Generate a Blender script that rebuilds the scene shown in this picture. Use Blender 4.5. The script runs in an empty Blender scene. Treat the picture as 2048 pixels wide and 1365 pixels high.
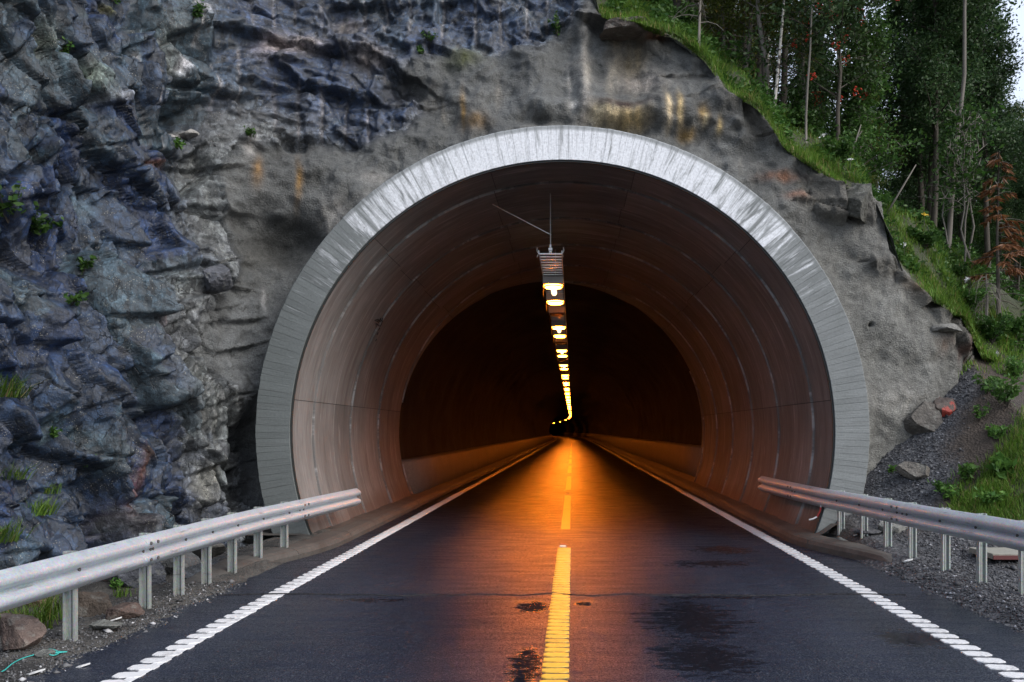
import bpy, bmesh, math, random
import numpy as np

# ------------------------------------------------------------------ camera, light
S = bpy.context.scene
COL = S.collection
F = 1660.0; VX, VY = 1145.0, 863.0; HC = 1.8          # focal length (px of a 2048 wide frame), vanishing point, eye height
cam = bpy.data.cameras.new("camera")
cam.sensor_width = 36.0
cam.lens = F / 2048 * 36
cam.shift_x = -(VX - 1024) / 2048
cam.shift_y = (VY - 682.5) / 2048
cam.clip_start = 0.1; cam.clip_end = 2000
camo = bpy.data.objects.new("camera", cam); COL.objects.link(camo)
camo.location = (0, 0, HC); camo.rotation_euler = (math.radians(90), 0, 0)
S.camera = camo

SUN_EL, SUN_AZ = math.radians(36), math.radians(122)     # azimuth clockwise from +Y: behind the camera, to its right
world = bpy.data.worlds.new("World"); S.world = world; world.use_nodes = True
wn = world.node_tree.nodes; wl = world.node_tree.links
bg = wn["Background"]
sky = wn.new("ShaderNodeTexSky"); sky.sky_type = 'NISHITA'; sky.sun_disc = False
sky.sun_elevation = SUN_EL; sky.sun_rotation = SUN_AZ
sky.air_density = 1.0; sky.dust_density = 3.0; sky.ozone_density = 1.5
# thin bright overcast veil mixed evenly over the whole sky
mixw = wn.new("ShaderNodeMix"); mixw.data_type = 'RGBA'; mixw.inputs[0].default_value = 0.6
wl.new(sky.outputs[0], mixw.inputs[6]); mixw.inputs[7].default_value = (12.0, 13.2, 15.8, 1)
wl.new(mixw.outputs[2], bg.inputs[0])
bg.inputs[1].default_value = 0.050
sun = bpy.data.lights.new("sun", 'SUN'); sun.energy = 1.3; sun.angle = math.radians(40); sun.color = (1, 0.95, 0.9)
suno = bpy.data.objects.new("sun", sun); COL.objects.link(suno)
suno.location = (8, -20, 30)
suno.rotation_euler = (math.radians(90) - SUN_EL, 0, math.pi - SUN_AZ)
S.view_settings.view_transform = 'Standard'; S.view_settings.look = 'None'
S.view_settings.gamma = 1.0; S.view_settings.use_curve_mapping = False
S.view_settings.exposure = 1.2
S.render.engine = 'CYCLES'
cy = S.cycles
cy.use_denoising = True
cy.max_bounces = 7; cy.diffuse_bounces = 4; cy.glossy_bounces = 3; cy.transmission_bounces = 3; cy.transparent_max_bounces = 4
cy.sample_clamp_indirect = 8.0
cy.caustics_reflective = False; cy.caustics_refractive = False
LAMP_W = 7.0        # watts of one pair of sodium lamps
LENS_E = 105.0
SODIUM = (1.0, 0.215, 0.012)

rng = np.random.default_rng(7)
random.seed(7)

# ------------------------------------------------------------------ helpers
def at(px, py, Y):
    return ((px - VX) * Y / F, Y, HC - (py - VY) * Y / F)

def link(o, parent=None):
    COL.objects.link(o)
    if parent is not None: o.parent = parent
    return o

def tag(o, label=None, cat=None, group=None, kind=None):
    if label: o["label"] = label
    if cat: o["category"] = cat
    if group: o["group"] = group
    if kind: o["kind"] = kind
    return o

def empty(name, loc=(0, 0, 0), **k):
    o = bpy.data.objects.new(name, None); o.location = loc; o.empty_display_size = 0.2
    link(o); return tag(o, **k)

def mesh_np(name, V, Fs, mat=None, smooth=False, attrs=None):
    """V (n,3); Fs: list of int arrays (m,3)/(m,4)"""
    me = bpy.data.meshes.new(name)
    V = np.asarray(V, dtype=np.float32)
    if not isinstance(Fs, list): Fs = [Fs]
    Fs = [np.asarray(f, dtype=np.int32) for f in Fs if len(f)]
    loops = np.concatenate([f.ravel() for f in Fs])
    sizes = np.concatenate([np.full(len(f), f.shape[1], dtype=np.int32) for f in Fs])
    starts = np.concatenate([[0], np.cumsum(sizes)[:-1]]).astype(np.int32)
    me.vertices.add(len(V)); me.vertices.foreach_set("co", V.ravel())
    me.loops.add(len(loops)); me.loops.foreach_set("vertex_index", loops)
    me.polygons.add(len(sizes)); me.polygons.foreach_set("loop_start", starts)
    if smooth: me.polygons.foreach_set("use_smooth", np.ones(len(sizes), dtype=bool))
    if attrs:
        for k, a in attrs.items():
            a = np.asarray(a, dtype=np.float32)
            if a.ndim == 1:
                at_ = me.attributes.new(k, 'FLOAT', 'POINT'); at_.data.foreach_set("value", a)
            else:
                c = np.ones((len(V), 4), dtype=np.float32); c[:, :3] = a
                at_ = me.attributes.new(k, 'FLOAT_COLOR', 'POINT'); at_.data.foreach_set("color", c.ravel())
    me.update(calc_edges=True); me.validate()
    if mat: me.materials.append(mat)
    return me

def obj(name, me, parent=None, loc=None):
    o = bpy.data.objects.new(name, me)
    if loc is not None: o.location = loc
    return link(o, parent)

class MB:
    """collects verts and faces for ONE mesh"""
    def __init__(s): s.v = []; s.f = []
    def add(s, vs, fs):
        b = len(s.v); s.v += [tuple(p) for p in vs]; s.f += [tuple(i + b for i in q) for q in fs]
    def box(s, c, d, rot=None):
        x, y, z = d[0] / 2, d[1] / 2, d[2] / 2
        P = [(-x, -y, -z), (x, -y, -z), (x, y, -z), (-x, y, -z), (-x, -y, z), (x, -y, z), (x, y, z), (-x, y, z)]
        if rot is not None: P = [tuple(rot @ np.array(p)) for p in P]
        P = [(p[0] + c[0], p[1] + c[1], p[2] + c[2]) for p in P]
        s.add(P, [(0, 3, 2, 1), (4, 5, 6, 7), (0, 1, 5, 4), (1, 2, 6, 5), (2, 3, 7, 6), (3, 0, 4, 7)])
    def cyl(s, a, b, r, n=10, r2=None):
        s.tube([a, b], [r, r if r2 is None else r2], n)
    def tube(s, pts, rad, n=6, cap=True):
        pts = [np.array(p, float) for p in pts]
        rings = []
        ref = None
        for i, p in enumerate(pts):
            t = pts[min(i + 1, len(pts) - 1)] - pts[max(i - 1, 0)]
            t = t / (np.linalg.norm(t) + 1e-9)
            if ref is None:
                ref = np.array([1., 0, 0]) if abs(t[0]) < .8 else np.array([0, 1., 0])
            u = np.cross(t, ref); u /= np.linalg.norm(u) + 1e-9
            w = np.cross(t, u); ref = np.cross(u, t)
            r = rad[i] if hasattr(rad, '__len__') else rad
            rings.append([p + r * (u * math.cos(2 * math.pi * k / n) + w * math.sin(2 * math.pi * k / n)) for k in range(n)])
        vs = [q for rg in rings for q in rg]; fs = []
        for i in range(len(pts) - 1):
            for k in range(n):
                fs.append((i * n + k, i * n + (k + 1) % n, (i + 1) * n + (k + 1) % n, (i + 1) * n + k))
        if cap:
            fs.append(tuple(range(n))); fs.append(tuple(range((len(pts) - 1) * n, len(pts) * n))[::-1])
        s.add(vs, fs)
    def prism(s, poly, ext0, ext1, fn):
        """closed 2D polygon extruded; fn(p, t)->xyz"""
        n = len(poly)
        s.add([fn(p, ext0) for p in poly] + [fn(p, ext1) for p in poly],
              [(i, (i + 1) % n, n + (i + 1) % n, n + i) for i in range(n)] + [tuple(range(n))[::-1], tuple(range(n, 2 * n))])
    def build(s, name, mat=None, parent=None, smooth=False, bevel=0, loc=None, attrs=None):
        me = bpy.data.meshes.new(name); me.from_pydata(s.v, [], s.f)
        bm = bmesh.new(); bm.from_mesh(me)
        if bevel: bmesh.ops.bevel(bm, geom=[e for e in bm.edges if e.calc_face_angle(0) > .5], offset=bevel, segments=2, affect='EDGES', profile=.6)
        bmesh.ops.recalc_face_normals(bm, faces=bm.faces)
        bm.to_mesh(me); bm.free()
        if smooth: me.shade_smooth()
        if mat: me.materials.append(mat)
        return obj(name, me, parent, loc)

def copy_tree(o, parent=None):
    c = o.copy(); link(c, parent)
    if parent is not None: c.matrix_parent_inverse = o.matrix_parent_inverse.copy()
    for ch in o.children: copy_tree(ch, c)
    return c

# ---- numpy noise
def hsh(ix, iy, seed):
    h = (ix.astype(np.int64) * 374761393 + iy.astype(np.int64) * 668265263 + seed * 974634721) & 0xffffffff
    h = ((h ^ (h >> 13)) * 1274126177) & 0xffffffff
    h = ((h ^ (h >> 16)) * 2246822519) & 0xffffffff
    return ((h ^ (h >> 15)) & 0xffffff) / float(0x1000000)

def perlin(x, y, seed=0):
    x = np.asarray(x, float); y = np.asarray(y, float)
    x0 = np.floor(x); y0 = np.floor(y); fx = x - x0; fy = y - y0
    u = fx * fx * fx * (fx * (fx * 6 - 15) + 10); v = fy * fy * fy * (fy * (fy * 6 - 15) + 10)
    def g(ix, iy, dx, dy):
        a = hsh(ix, iy, seed) * 2 * np.pi
        return np.cos(a) * dx + np.sin(a) * dy
    a = g(x0, y0, fx, fy); b = g(x0 + 1, y0, fx - 1, fy); c = g(x0, y0 + 1, fx, fy - 1); d = g(x0 + 1, y0 + 1, fx - 1, fy - 1)
    return 1.4 * (a + u * (b - a) + v * ((c + u * (d - c)) - (a + u * (b - a))))

def fbm(x, y, seed=0, oct=4, gain=.5):
    t = 0; a = 1; f = 1; n = 0
    for i in range(oct):
        t = t + a * perlin(x * f, y * f, seed + i * 17); n += a; a *= gain; f *= 2.03
    return t / n

def facets(x, y, cx, cy_, seed):
    """jittered Voronoi cells: random offset, random tilt, distance to the cell edge"""
    X = x / cx; Y = y / cy_
    ix = np.floor(X); iy = np.floor(Y)
    b1 = np.full(X.shape, 9.); b2 = np.full(X.shape, 9.)
    r0 = np.zeros(X.shape); r1 = np.zeros(X.shape); r2 = np.zeros(X.shape); ddx = np.zeros(X.shape); ddy = np.zeros(X.shape)
    for i in (-1, 0, 1):
        for j in (-1, 0, 1):
            jx = ix + i; jy = iy + j
            px = jx + hsh(jx, jy, seed + 1); py = jy + hsh(jx, jy, seed + 2)
            dx = X - px; dy = Y - py; d = np.hypot(dx, dy)
            n = d < b1
            b2 = np.where(n, b1, np.minimum(b2, d)); b1 = np.where(n, d, b1)
            r0 = np.where(n, hsh(jx, jy, seed + 3), r0); r1 = np.where(n, hsh(jx, jy, seed + 4), r1); r2 = np.where(n, hsh(jx, jy, seed + 5), r2)
            ddx = np.where(n, dx * cx, ddx); ddy = np.where(n, dy * cy_, ddy)
    return r0, r1 * 2 - 1, r2 * 2 - 1, ddx, ddy, b2 - b1

def planes(x, y, cx, cy_, seed, amp, tx_, ty_, K=30.):
    """faceted relief: every jittered cell carries a tilted plane; neighbouring planes meet in a short bevel"""
    X = x / cx; Y = y / cy_; ix = np.floor(X); iy = np.floor(Y); D = []; H = []
    for i in (-1, 0, 1):
        for j in (-1, 0, 1):
            jx = ix + i; jy = iy + j
            dx = X - jx - hsh(jx, jy, seed + 1); dy = Y - jy - hsh(jx, jy, seed + 2)
            gx = hsh(jx, jy, seed + 4) * 2 - 1; gy = hsh(jx, jy, seed + 5) * 2 - 1
            gx = np.sign(gx) * (.35 + .65 * np.abs(gx))
            D.append(np.hypot(dx, dy).astype(np.float32)); H.append((amp * (hsh(jx, jy, seed + 3) - .5) + tx_ * gx * dx * cx + ty_ * gy * dy * cy_).astype(np.float32))
    D = np.stack(D); H = np.stack(H); Ds = np.sort(D, axis=0)
    W = np.exp(-(D - Ds[0]) * K)
    return (W * H).sum(0) / W.sum(0), Ds[1] - Ds[0]

def sstep(a, b, x):
    t = np.clip((x - a) / (b - a), 0, 1); return t * t * (3 - 2 * t)

def poly_sd(px, py, poly):
    """signed distance (negative inside) to a polygon"""
    P = np.array(poly, float); n = len(P)
    best = np.full(px.shape, 1e9); ins = np.zeros(px.shape, bool)
    for i in range(n):
        a = P[i]; b = P[(i + 1) % n]; e = b - a
        t = np.clip(((px - a[0]) * e[0] + (py - a[1]) * e[1]) / (e @ e + 1e-9), 0, 1)
        best = np.minimum(best, np.hypot(px - a[0] - t * e[0], py - a[1] - t * e[1]))
        c = ((a[1] > py) != (b[1] > py)) & (px < (b[0] - a[0]) * (py - a[1]) / (b[1] - a[1] + 1e-9) + a[0])
        ins ^= c
    return np.where(ins, -best, best)

def line_sd(px, py, line):
    """distance to an open polyline, sign: + above it (smaller py), plus distance past its ends folded in"""
    best = np.full(px.shape, 1e9); sg = np.zeros(px.shape)
    for a, b in zip(line[:-1], line[1:]):
        a = np.array(a, float); e = np.array(b, float) - a
        t0 = ((px - a[0]) * e[0] + (py - a[1]) * e[1]) / (e @ e)
        t = np.clip(t0, 0, 1)
        d = np.hypot(px - a[0] - t * e[0], py - a[1] - t * e[1])
        cr = e[0] * (py - a[1]) - e[1] * (px - a[0])
        n = d < best
        best = np.where(n, d, best); sg = np.where(n, np.where(cr < 0, 1, -1), sg)
    return best, sg

# ------------------------------------------------------------------ material helpers
class NT:
    def __init__(s, name):
        s.m = bpy.data.materials.new(name); s.m.use_nodes = True
        s.n = s.m.node_tree.nodes; s.l = s.m.node_tree.links
        s.p = s.n["Principled BSDF"]; s.out = s.n["Material Output"]
    def node(s, t, **k):
        n = s.n.new(t)
        for a, b in k.items(): setattr(n, a, b)
        return n
    def put(s, sock, v):
        if v is None: return
        if hasattr(v, "is_linked") or isinstance(v, bpy.types.NodeSocket): s.l.new(v, sock)
        else:
            if sock.type == 'RGBA' and hasattr(v, '__len__') and len(v) == 3: v = (*v, 1)
            sock.default_value = v
    def pos(s): return s.node("ShaderNodeNewGeometry").outputs["Position"]
    def objco(s): return s.node("ShaderNodeTexCoord").outputs["Object"]
    def attr(s, name, out="Color"): return s.node("ShaderNodeAttribute", attribute_name=name).outputs[out]
    def map(s, vec, scale=(1, 1, 1), rot=(0, 0, 0), loc=(0, 0, 0)):
        n = s.node("ShaderNodeMapping"); s.put(n.inputs[0], vec); n.inputs[1].default_value = loc; n.inputs[2].default_value = rot; n.inputs[3].default_value = scale
        return n.outputs[0]
    def noise(s, vec, scale, detail=4, rough=.55, dist=0, out=0):
        n = s.node("ShaderNodeTexNoise"); s.put(n.inputs["Vector"], vec); n.inputs["Scale"].default_value = scale
        n.inputs["Detail"].default_value = detail; n.inputs["Roughness"].default_value = rough; n.inputs["Distortion"].default_value = dist
        return n.outputs[out]
    def voro(s, vec, scale, feature='F1', out="Distance", rand=1):
        n = s.node("ShaderNodeTexVoronoi", feature=feature); s.put(n.inputs["Vector"], vec); n.inputs["Scale"].default_value = scale
        n.inputs["Randomness"].default_value = rand
        return n.outputs[out]
    def ramp(s, fac, stops, interp='LINEAR'):
        n = s.node("ShaderNodeValToRGB"); s.put(n.inputs[0], fac); cr = n.color_ramp; cr.interpolation = interp
        while len(cr.elements) < len(stops): cr.elements.new(.5)
        for e, (p, c) in zip(cr.elements, stops):
            e.position = p; e.color = (*c, 1) if hasattr(c, '__len__') else (c, c, c, 1)
        return n.outputs[0]
    def math(s, op, a, b=None, c=None, clamp=False):
        n = s.node("ShaderNodeMath", operation=op, use_clamp=clamp); s.put(n.inputs[0], a); s.put(n.inputs[1], b)
        if c is not None: s.put(n.inputs[2], c)
        return n.outputs[0]
    def mix(s, fac, a, b, blend='MIX'):
        n = s.node("ShaderNodeMix", data_type='RGBA', blend_type=blend); s.put(n.inputs[0], fac); s.put(n.inputs[6], a); s.put(n.inputs[7], b)
        return n.outputs[2]
    def lerp(s, fac, a, b):
        n = s.node("ShaderNodeMix", data_type='FLOAT'); s.put(n.inputs[0], fac); s.put(n.inputs[2], a); s.put(n.inputs[3], b)
        return n.outputs[0]
    def sep(s, v):
        n = s.node("ShaderNodeSeparateXYZ"); s.put(n.inputs[0], v); return n.outputs
    def comb(s, x, y, z):
        n = s.node("ShaderNodeCombineXYZ"); s.put(n.inputs[0], x); s.put(n.inputs[1], y); s.put(n.inputs[2], z); return n.outputs[0]
    def mr(s, v, a, b, c=0., d=1., smooth=False):
        n = s.node("ShaderNodeMapRange"); n.interpolation_type = 'SMOOTHSTEP' if smooth else 'LINEAR'
        s.put(n.inputs[0], v)
        for i, q in zip((1, 2, 3, 4), (a, b, c, d)): s.put(n.inputs[i], q)
        return n.outputs[0]
    def bump(s, h, strength=.5, dist=.02, normal=None):
        n = s.node("ShaderNodeBump"); s.put(n.inputs["Height"], h); n.inputs["Strength"].default_value = strength; n.inputs["Distance"].default_value = dist
        if normal is not None: s.l.new(normal, n.inputs["Normal"])
        return n.outputs[0]
    def set(s, **k):
        for a, v in k.items():
            s.put(s.p.inputs[{'base': "Base Color", 'rough': "Roughness", 'metal': "Metallic", 'normal': "Normal", 'spec': "Specular IOR Level",
                              'ecol': "Emission Color", 'estr': "Emission Strength", 'coat': "Coat Weight", 'coatr': "Coat Roughness"}[a]], v)
        return s.m

M = {}
# rock: colour zones come with the mesh (stains, lichen, kinds of rock); grain and specks are nodes
t = NT("rock"); p = t.pos(); tint = t.attr("tint")
wp = t.node("ShaderNodeVectorMath", operation='ADD'); t.put(wp.inputs[0], p)
wsc = t.node("ShaderNodeVectorMath", operation='SCALE'); t.put(wsc.inputs[0], t.noise(p, 2.4, 3, out=1)); wsc.inputs[3].default_value = .35; t.put(wp.inputs[1], wsc.outputs[0]); q = wp.outputs[0]
n1 = t.noise(p, 3.2, 6, .65); n2 = t.noise(p, 14, 6, .72); n3 = t.noise(p, 60, 4, .7)
chip = t.node("ShaderNodeRGBToBW"); t.put(chip.inputs[0], t.voro(t.map(q, (1.5, 1.5, .8), (.2, .25, 0)), 7, out="Color"))
chip2 = t.node("ShaderNodeRGBToBW"); t.put(chip2.inputs[0], t.voro(t.map(q, (1.3, 1.3, 1), (.5, 0, .4)), 19, out="Color"))
crk = t.voro(t.map(q, (1.6, 1.6, .6), (.15, .3, 0)), 3.4, 'DISTANCE_TO_EDGE')
crk2 = t.voro(t.map(q, (1.2, 1.2, .9), (.4, .1, .3)), 9, 'DISTANCE_TO_EDGE')
c = t.mix(1.0, tint, t.ramp(n1, [(.28, .42), (.5, .95), (.72, 1.7)]), 'MULTIPLY')
c = t.mix(1.0, c, t.ramp(n2, [(.3, .42), (.5, .95), (.7, 1.65)]), 'MULTIPLY')
c = t.mix(1.0, c, t.ramp(chip.outputs[0], [(.2, .52), (.8, 1.6)]), 'MULTIPLY')
c = t.mix(1.0, c, t.ramp(chip2.outputs[0], [(.2, .78), (.8, 1.25)]), 'MULTIPLY')
c = t.mix(1.0, c, t.ramp(n3, [(.35, .7), (.65, 1.35)]), 'MULTIPLY')
ckm = t.ramp(t.noise(p, 1.9, 4, .6), [(.46, 1), (.60, 0)])
ck = t.math('MAXIMUM', t.mr(crk, .0, .016, 0., 1.), ckm)
c = t.mix(ck, (.014, .014, .016), c)
lich = t.math('MULTIPLY', t.ramp(t.noise(p, 20, 4, .7), [(.60, 0), (.68, 1)]), t.ramp(t.noise(p, 1.6, 3), [(.44, 0), (.58, 1)]))
c = t.mix(t.math('MULTIPLY', lich, .5), c, (.27, .29, .25))
spk = t.ramp(t.voro(p, 34), [(.12, 1), (.2, 0)])
spk = t.math('MULTIPLY', spk, t.ramp(t.noise(p, 2.7, 3), [(.50, 0), (.60, 1)]))
c = t.mix(t.math('MULTIPLY', spk, .75), c, (.50, .47, .38))
h = t.math('ADD', t.math('MULTIPLY', n2, .8), t.math('MULTIPLY', n3, .3))
h = t.math('ADD', h, t.math('MULTIPLY', chip.outputs[0], .6))
h = t.math('ADD', h, t.math('MULTIPLY', chip2.outputs[0], .45))
h = t.math('ADD', h, t.math('MULTIPLY', ck, .8))
M['rock'] = t.set(base=c, rough=t.mr(n1, .3, .7, .28, .58), spec=.7, normal=t.bump(h, .9, .03))

t = NT("sprayed_concrete"); p = t.pos(); tint = t.attr("tint")
n1 = t.noise(p, 1.1, 5, .6); n2 = t.noise(p, 9, 4, .6)
c = t.mix(1.0, tint, t.ramp(n1, [(.3, .72), (.7, 1.25)]), 'MULTIPLY')
c = t.mix(1.0, c, t.ramp(n2, [(.3, .72), (.7, 1.28)]), 'MULTIPLY')
c = t.mix(1.0, c, t.ramp(t.noise(p, 45, 4, .7), [(.35, .7), (.65, 1.3)]), 'MULTIPLY')
g = t.voro(t.map(p, (1, 1, 1.5)), 26, 'SMOOTH_F1'); g2 = t.noise(p, 75, 3, .6)
streak = t.ramp(t.noise(t.map(p, (5, 5, .35)), 1, 4, .6), [(.52, 0), (.70, 1)])
c = t.mix(t.math('MULTIPLY', streak, .22), c, (.085, .075, .062))
h = t.math('ADD', t.math('MULTIPLY', g, .5), t.math('MULTIPLY', g2, 1.1))
h = t.math('ADD', h, t.math('MULTIPLY', t.noise(p, 32, 4, .65), 1.5))
h = t.math('ADD', h, t.math('MULTIPLY', n2, .9))
M['shot'] = t.set(base=c, rough=.62, spec=.4, normal=t.bump(h, .9, .042))

# loose rocks: object colour variation
t = NT("boulder"); p = t.pos(); oi = t.node("ShaderNodeObjectInfo")
n1 = t.noise(p, 5, 6, .65); n2 = t.noise(p, 22, 4, .65)
c = t.mix(1.0, oi.outputs["Color"], t.ramp(n1, [(.3, .5), (.7, 1.5)]), 'MULTIPLY')
c = t.mix(t.math('MULTIPLY', t.ramp(t.noise(p, 9, 3), [(.56, 0), (.66, 1)]), .4), c, (.25, .25, .22))
M['boulder'] = t.set(base=c, rough=.65, normal=t.bump(t.math('ADD', n1, t.math('MULTIPLY', n2, .8)), 1.0, .06))

t = NT("red_sprayed_rock"); p = t.pos()
n1 = t.noise(p, 5, 6, .65)
c = t.ramp(n1, [(.3, (.03, .022, .018)), (.7, (.10, .07, .055))])
red = t.ramp(t.noise(t.map(p, (7, 4, 2.2), (0, .5, 0)), 1, 4, .65), [(.54, 0), (.60, 1)])
c = t.mix(red, c, (.33, .045, .03))
M['redrock'] = t.set(base=c, rough=.6, normal=t.bump(n1, .8, .06))

# asphalt, wet in places
t = NT("asphalt"); p = t.pos(); X, Y, Z = t.sep(p)
grain = t.noise(p, 75, 4, .75); ag = t.voro(p, 70)
big = t.noise(t.map(p, (.8, .16, 1)), 1.2, 5, .6)
def blob(cx, cyy, rx, ry, w):
    wx = t.math('MULTIPLY', t.math('SUBTRACT', t.noise(t.map(p, (1.6, 5, 1)), 1.6, 8, .8), .5), w)
    wy = t.math('MULTIPLY', t.math('SUBTRACT', t.noise(t.map(p, (2.4, 4, 1)), 2.6, 7, .75), .5), w)
    a = t.math('DIVIDE', t.math('ADD', t.math('SUBTRACT', X, cx), wx), rx)
    b = t.math('DIVIDE', t.math('ADD', t.math('SUBTRACT', Y, cyy), wy), ry)
    d = t.math('SQRT', t.math('ADD', t.math('MULTIPLY', a, a), t.math('MULTIPLY', b, b)))
    return t.mr(d, .45, 1.25, 1., 0., True)
wet = None
for bl in ((1.15, 7.95, .50, .95, 2.2), (1.05, 6.6, .45, .6, 2.0), (-.40, 8.5, .20, .34, .45), (.10, 8.65, .10, .12, .4), (-.36, 6.35, .14, .7, .5), (3.0, 7.2, .45, .32, 1.2),
           (-2.2, 8.85, .5, .10, .9), (1.9, 11.3, .7, .30, 2.0), (1.6, 9.0, .8, .10, .8), (2.3, 12.6, .5, .5, 2.2)):
    b = blob(*bl); wet = b if wet is None else t.math('MAXIMUM', wet, b)
wet = t.math('MULTIPLY', wet, t.ramp(t.noise(t.map(p, (10, 26, 1)), 1.5, 6, .8), [(.34, .25), (.56, 1)]))
wet = t.mr(wet, .22, .85, 0., 1., True)
spec_ = t.ramp(t.voro(p, 48, out="Color"), [(.35, 0), (.95, 1)])
spk_ = t.math('MULTIPLY', t.ramp(t.voro(p, 48), [(.20, 1), (.34, 0)]), spec_)
gr = t.ramp(grain, [(.36, .35), (.64, 1.7)])
c = t.mix(1.0, t.ramp(big, [(.3, (.013, .017, .029)), (.7, (.026, .031, .049))]), gr, 'MULTIPLY')
c = t.mix(t.math('MULTIPLY', spk_, .7), c, (.20, .215, .24))
c = t.mix(t.math('MULTIPLY', wet, .8), c, (.006, .006, .007))
worn = t.mr(t.math('ABSOLUTE', t.math('SUBTRACT', t.math('ABSOLUTE', X), 1.65)), .25, 1.0, 1., 0., True)
old_ = t.mr(Y, 8.9, 9.3, 1., 0.)
r = t.lerp(wet, t.math('ADD', t.math('MULTIPLY', old_, -.11), t.math('ADD', t.mr(big, .3, .7, .42, .50), t.math('MULTIPLY', worn, .03))), .03)
h = t.math('ADD', t.math('MULTIPLY', grain, .8), t.math('MULTIPLY', ag, .7))
nb = t.node("ShaderNodeBump"); t.put(nb.inputs["Height"], h); nb.inputs["Distance"].default_value = .010
t.put(nb.inputs["Strength"], t.lerp(wet, .30, .015))
df = t.node("ShaderNodeBsdfDiffuse"); t.put(df.inputs[0], c); t.l.new(nb.outputs[0], df.inputs["Normal"])
gl_ = t.node("ShaderNodeBsdfGlossy", distribution='BECKMANN'); t.put(gl_.inputs["Roughness"], r); t.l.new(nb.outputs[0], gl_.inputs["Normal"])
fz = t.node("ShaderNodeFresnel"); fz.inputs["IOR"].default_value = 1.42
gw = t.math('MULTIPLY', fz.outputs[0], t.lerp(wet, t.math('MULTIPLY', t.math('MULTIPLY', t.ramp(grain, [(.38, .12), (.62, 1.5)]), t.math('MULTIPLY', t.ramp(t.noise(t.map(p, (26, 40, 1)), 1, 5, .75), [(.36, .35), (.64, 1.5)]), t.ramp(t.noise(t.map(p, (1.6, 7, 1)), 1, 5, .65), [(.32, .55), (.68, 1.25)]))), t.math('ADD', t.mr(big, .3, .7, 1.25, .95), t.math('MULTIPLY', old_, .25))), 1.0))
mx = t.node("ShaderNodeMixShader"); t.put(mx.inputs[0], gw); t.l.new(df.outputs[0], mx.inputs[1]); t.l.new(gl_.outputs[0], mx.inputs[2]); t.l.new(mx.outputs[0], t.out.inputs[0])
M['asphalt'] = t.m

t = NT("bitumen"); p = t.pos()
M['bitumen'] = t.set(base=t.ramp(t.noise(p, 40, 3), [(.3, (.004, .004, .005)), (.75, (.05, .05, .055))]), rough=.8, spec=.1, normal=t.bump(t.noise(p, 60, 3), .7, .02))

def paint(name, col, worn):
    t = NT(name); p = t.pos()
    w = t.ramp(t.math('ADD', t.math('MULTIPLY', t.noise(p, 42, 5, .7), .6), t.math('MULTIPLY', t.noise(p, 2.2, 4, .65), .4)), [(.52, 0), (.66, 1)])
    c = t.mix(t.math('MULTIPLY', w, .8), t.mix(t.noise(p, 6, 4), tuple(k * .82 for k in col), col), worn)
    M[name] = t.set(base=c, rough=.45, spec=.6, coat=.7 if 'yellow' in name else .25, coatr=.36, normal=t.bump(t.noise(p, 90, 3), .35, .01))
paint("white_paint", (.80, .80, .80), (.22, .21, .20))
paint("yellow_paint", (.80, .52, .06), (.18, .12, .04))

def concrete(name, c0, c1, sc=1., bump=.4, rough=.75, dirt=None):
    t = NT(name); p = t.pos()
    n1 = t.noise(p, 1.3 * sc, 6, .62); n2 = t.noise(p, 18 * sc, 4, .65); n3 = t.noise(p, 90, 3, .6)
    c = t.mix(n1, c0, c1)
    c = t.mix(1.0, c, t.ramp(n2, [(.3, .8), (.7, 1.18)]), 'MULTIPLY')
    if dirt:
        c = t.mix(t.ramp(t.noise(p, 2.4, 5, .65), [(.45, 0), (.62, .85)]), c, dirt)
    M[name] = t.set(base=c, rough=rough, normal=t.bump(t.math('ADD', n2, t.math('MULTIPLY', n3, .6)), bump, .012))
concrete("kerb_concrete", (.05, .046, .042), (.11, .10, .088), 1, .5, .7, (.055, .045, .038))
concrete("walk_concrete", (.055, .048, .043), (.13, .115, .10), 1.3, .5, .7, (.05, .042, .035))
concrete("barrier_concrete", (.13, .118, .10), (.23, .21, .18))
concrete("slab_concrete", (.20, .20, .17), (.28, .27, .23))

# portal ring: board-marked concrete, lime streaks washed out towards the crown
t = NT("portal_concrete"); p = t.pos(); X, Y, Z = t.sep(p); oi = t.node("ShaderNodeObjectInfo")
XC, ZC = -.16, 1.78
dx = t.math('SUBTRACT', X, XC); dz = t.math('SUBTRACT', Z, ZC)
ang = t.math('ARCTAN2', dx, dz)                               # 0 at the crown
rad = t.math('SQRT', t.math('ADD', t.math('MULTIPLY', dx, dx), t.math('MULTIPLY', dz, dz)))
uv = t.comb(t.math('MULTIPLY', ang, 4.6), rad, 0)
n1 = t.noise(p, 2.2, 5, .6); n2 = t.noise(p, 30, 4, .65)
damp_shade = t.mr(X, -5.2, -2.5, 1., 0., True)  # left boards: greenish damp, plus the cliff's shade painted into the colour
c = t.mix(n1, (.15, .163, .158), (.235, .25, .248))
c = t.mix(t.math('MULTIPLY', damp_shade, .6), c, (.085, .10, .095))
c = t.mix(1.0, c, t.mr(oi.outputs["Random"], 0, 1, .90, 1.07), 'MULTIPLY')
c = t.mix(1.0, c, t.ramp(n2, [(.3, .85), (.7, 1.12)]), 'MULTIPLY')
st = t.noise(t.map(uv, (9.5, 1.1, 1)), 1, 8, .68, .6)
st2 = t.noise(t.map(uv, (2.0, .5, 1), loc=(4, 2, 0)), 1, 4, .6)
a2 = t.math('ABSOLUTE', t.math('SUBTRACT', ang, .02))
lim = t.mr(a2, .40, 1.45, 1., 0., True)
ss = t.math('ADD', t.math('MULTIPLY', st, .76), t.math('MULTIPLY', st2, .24))
lo = t.mr(lim, 0., 1., .62, .34); hi = t.mr(lim, 0., 1., .88, .50)
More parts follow.
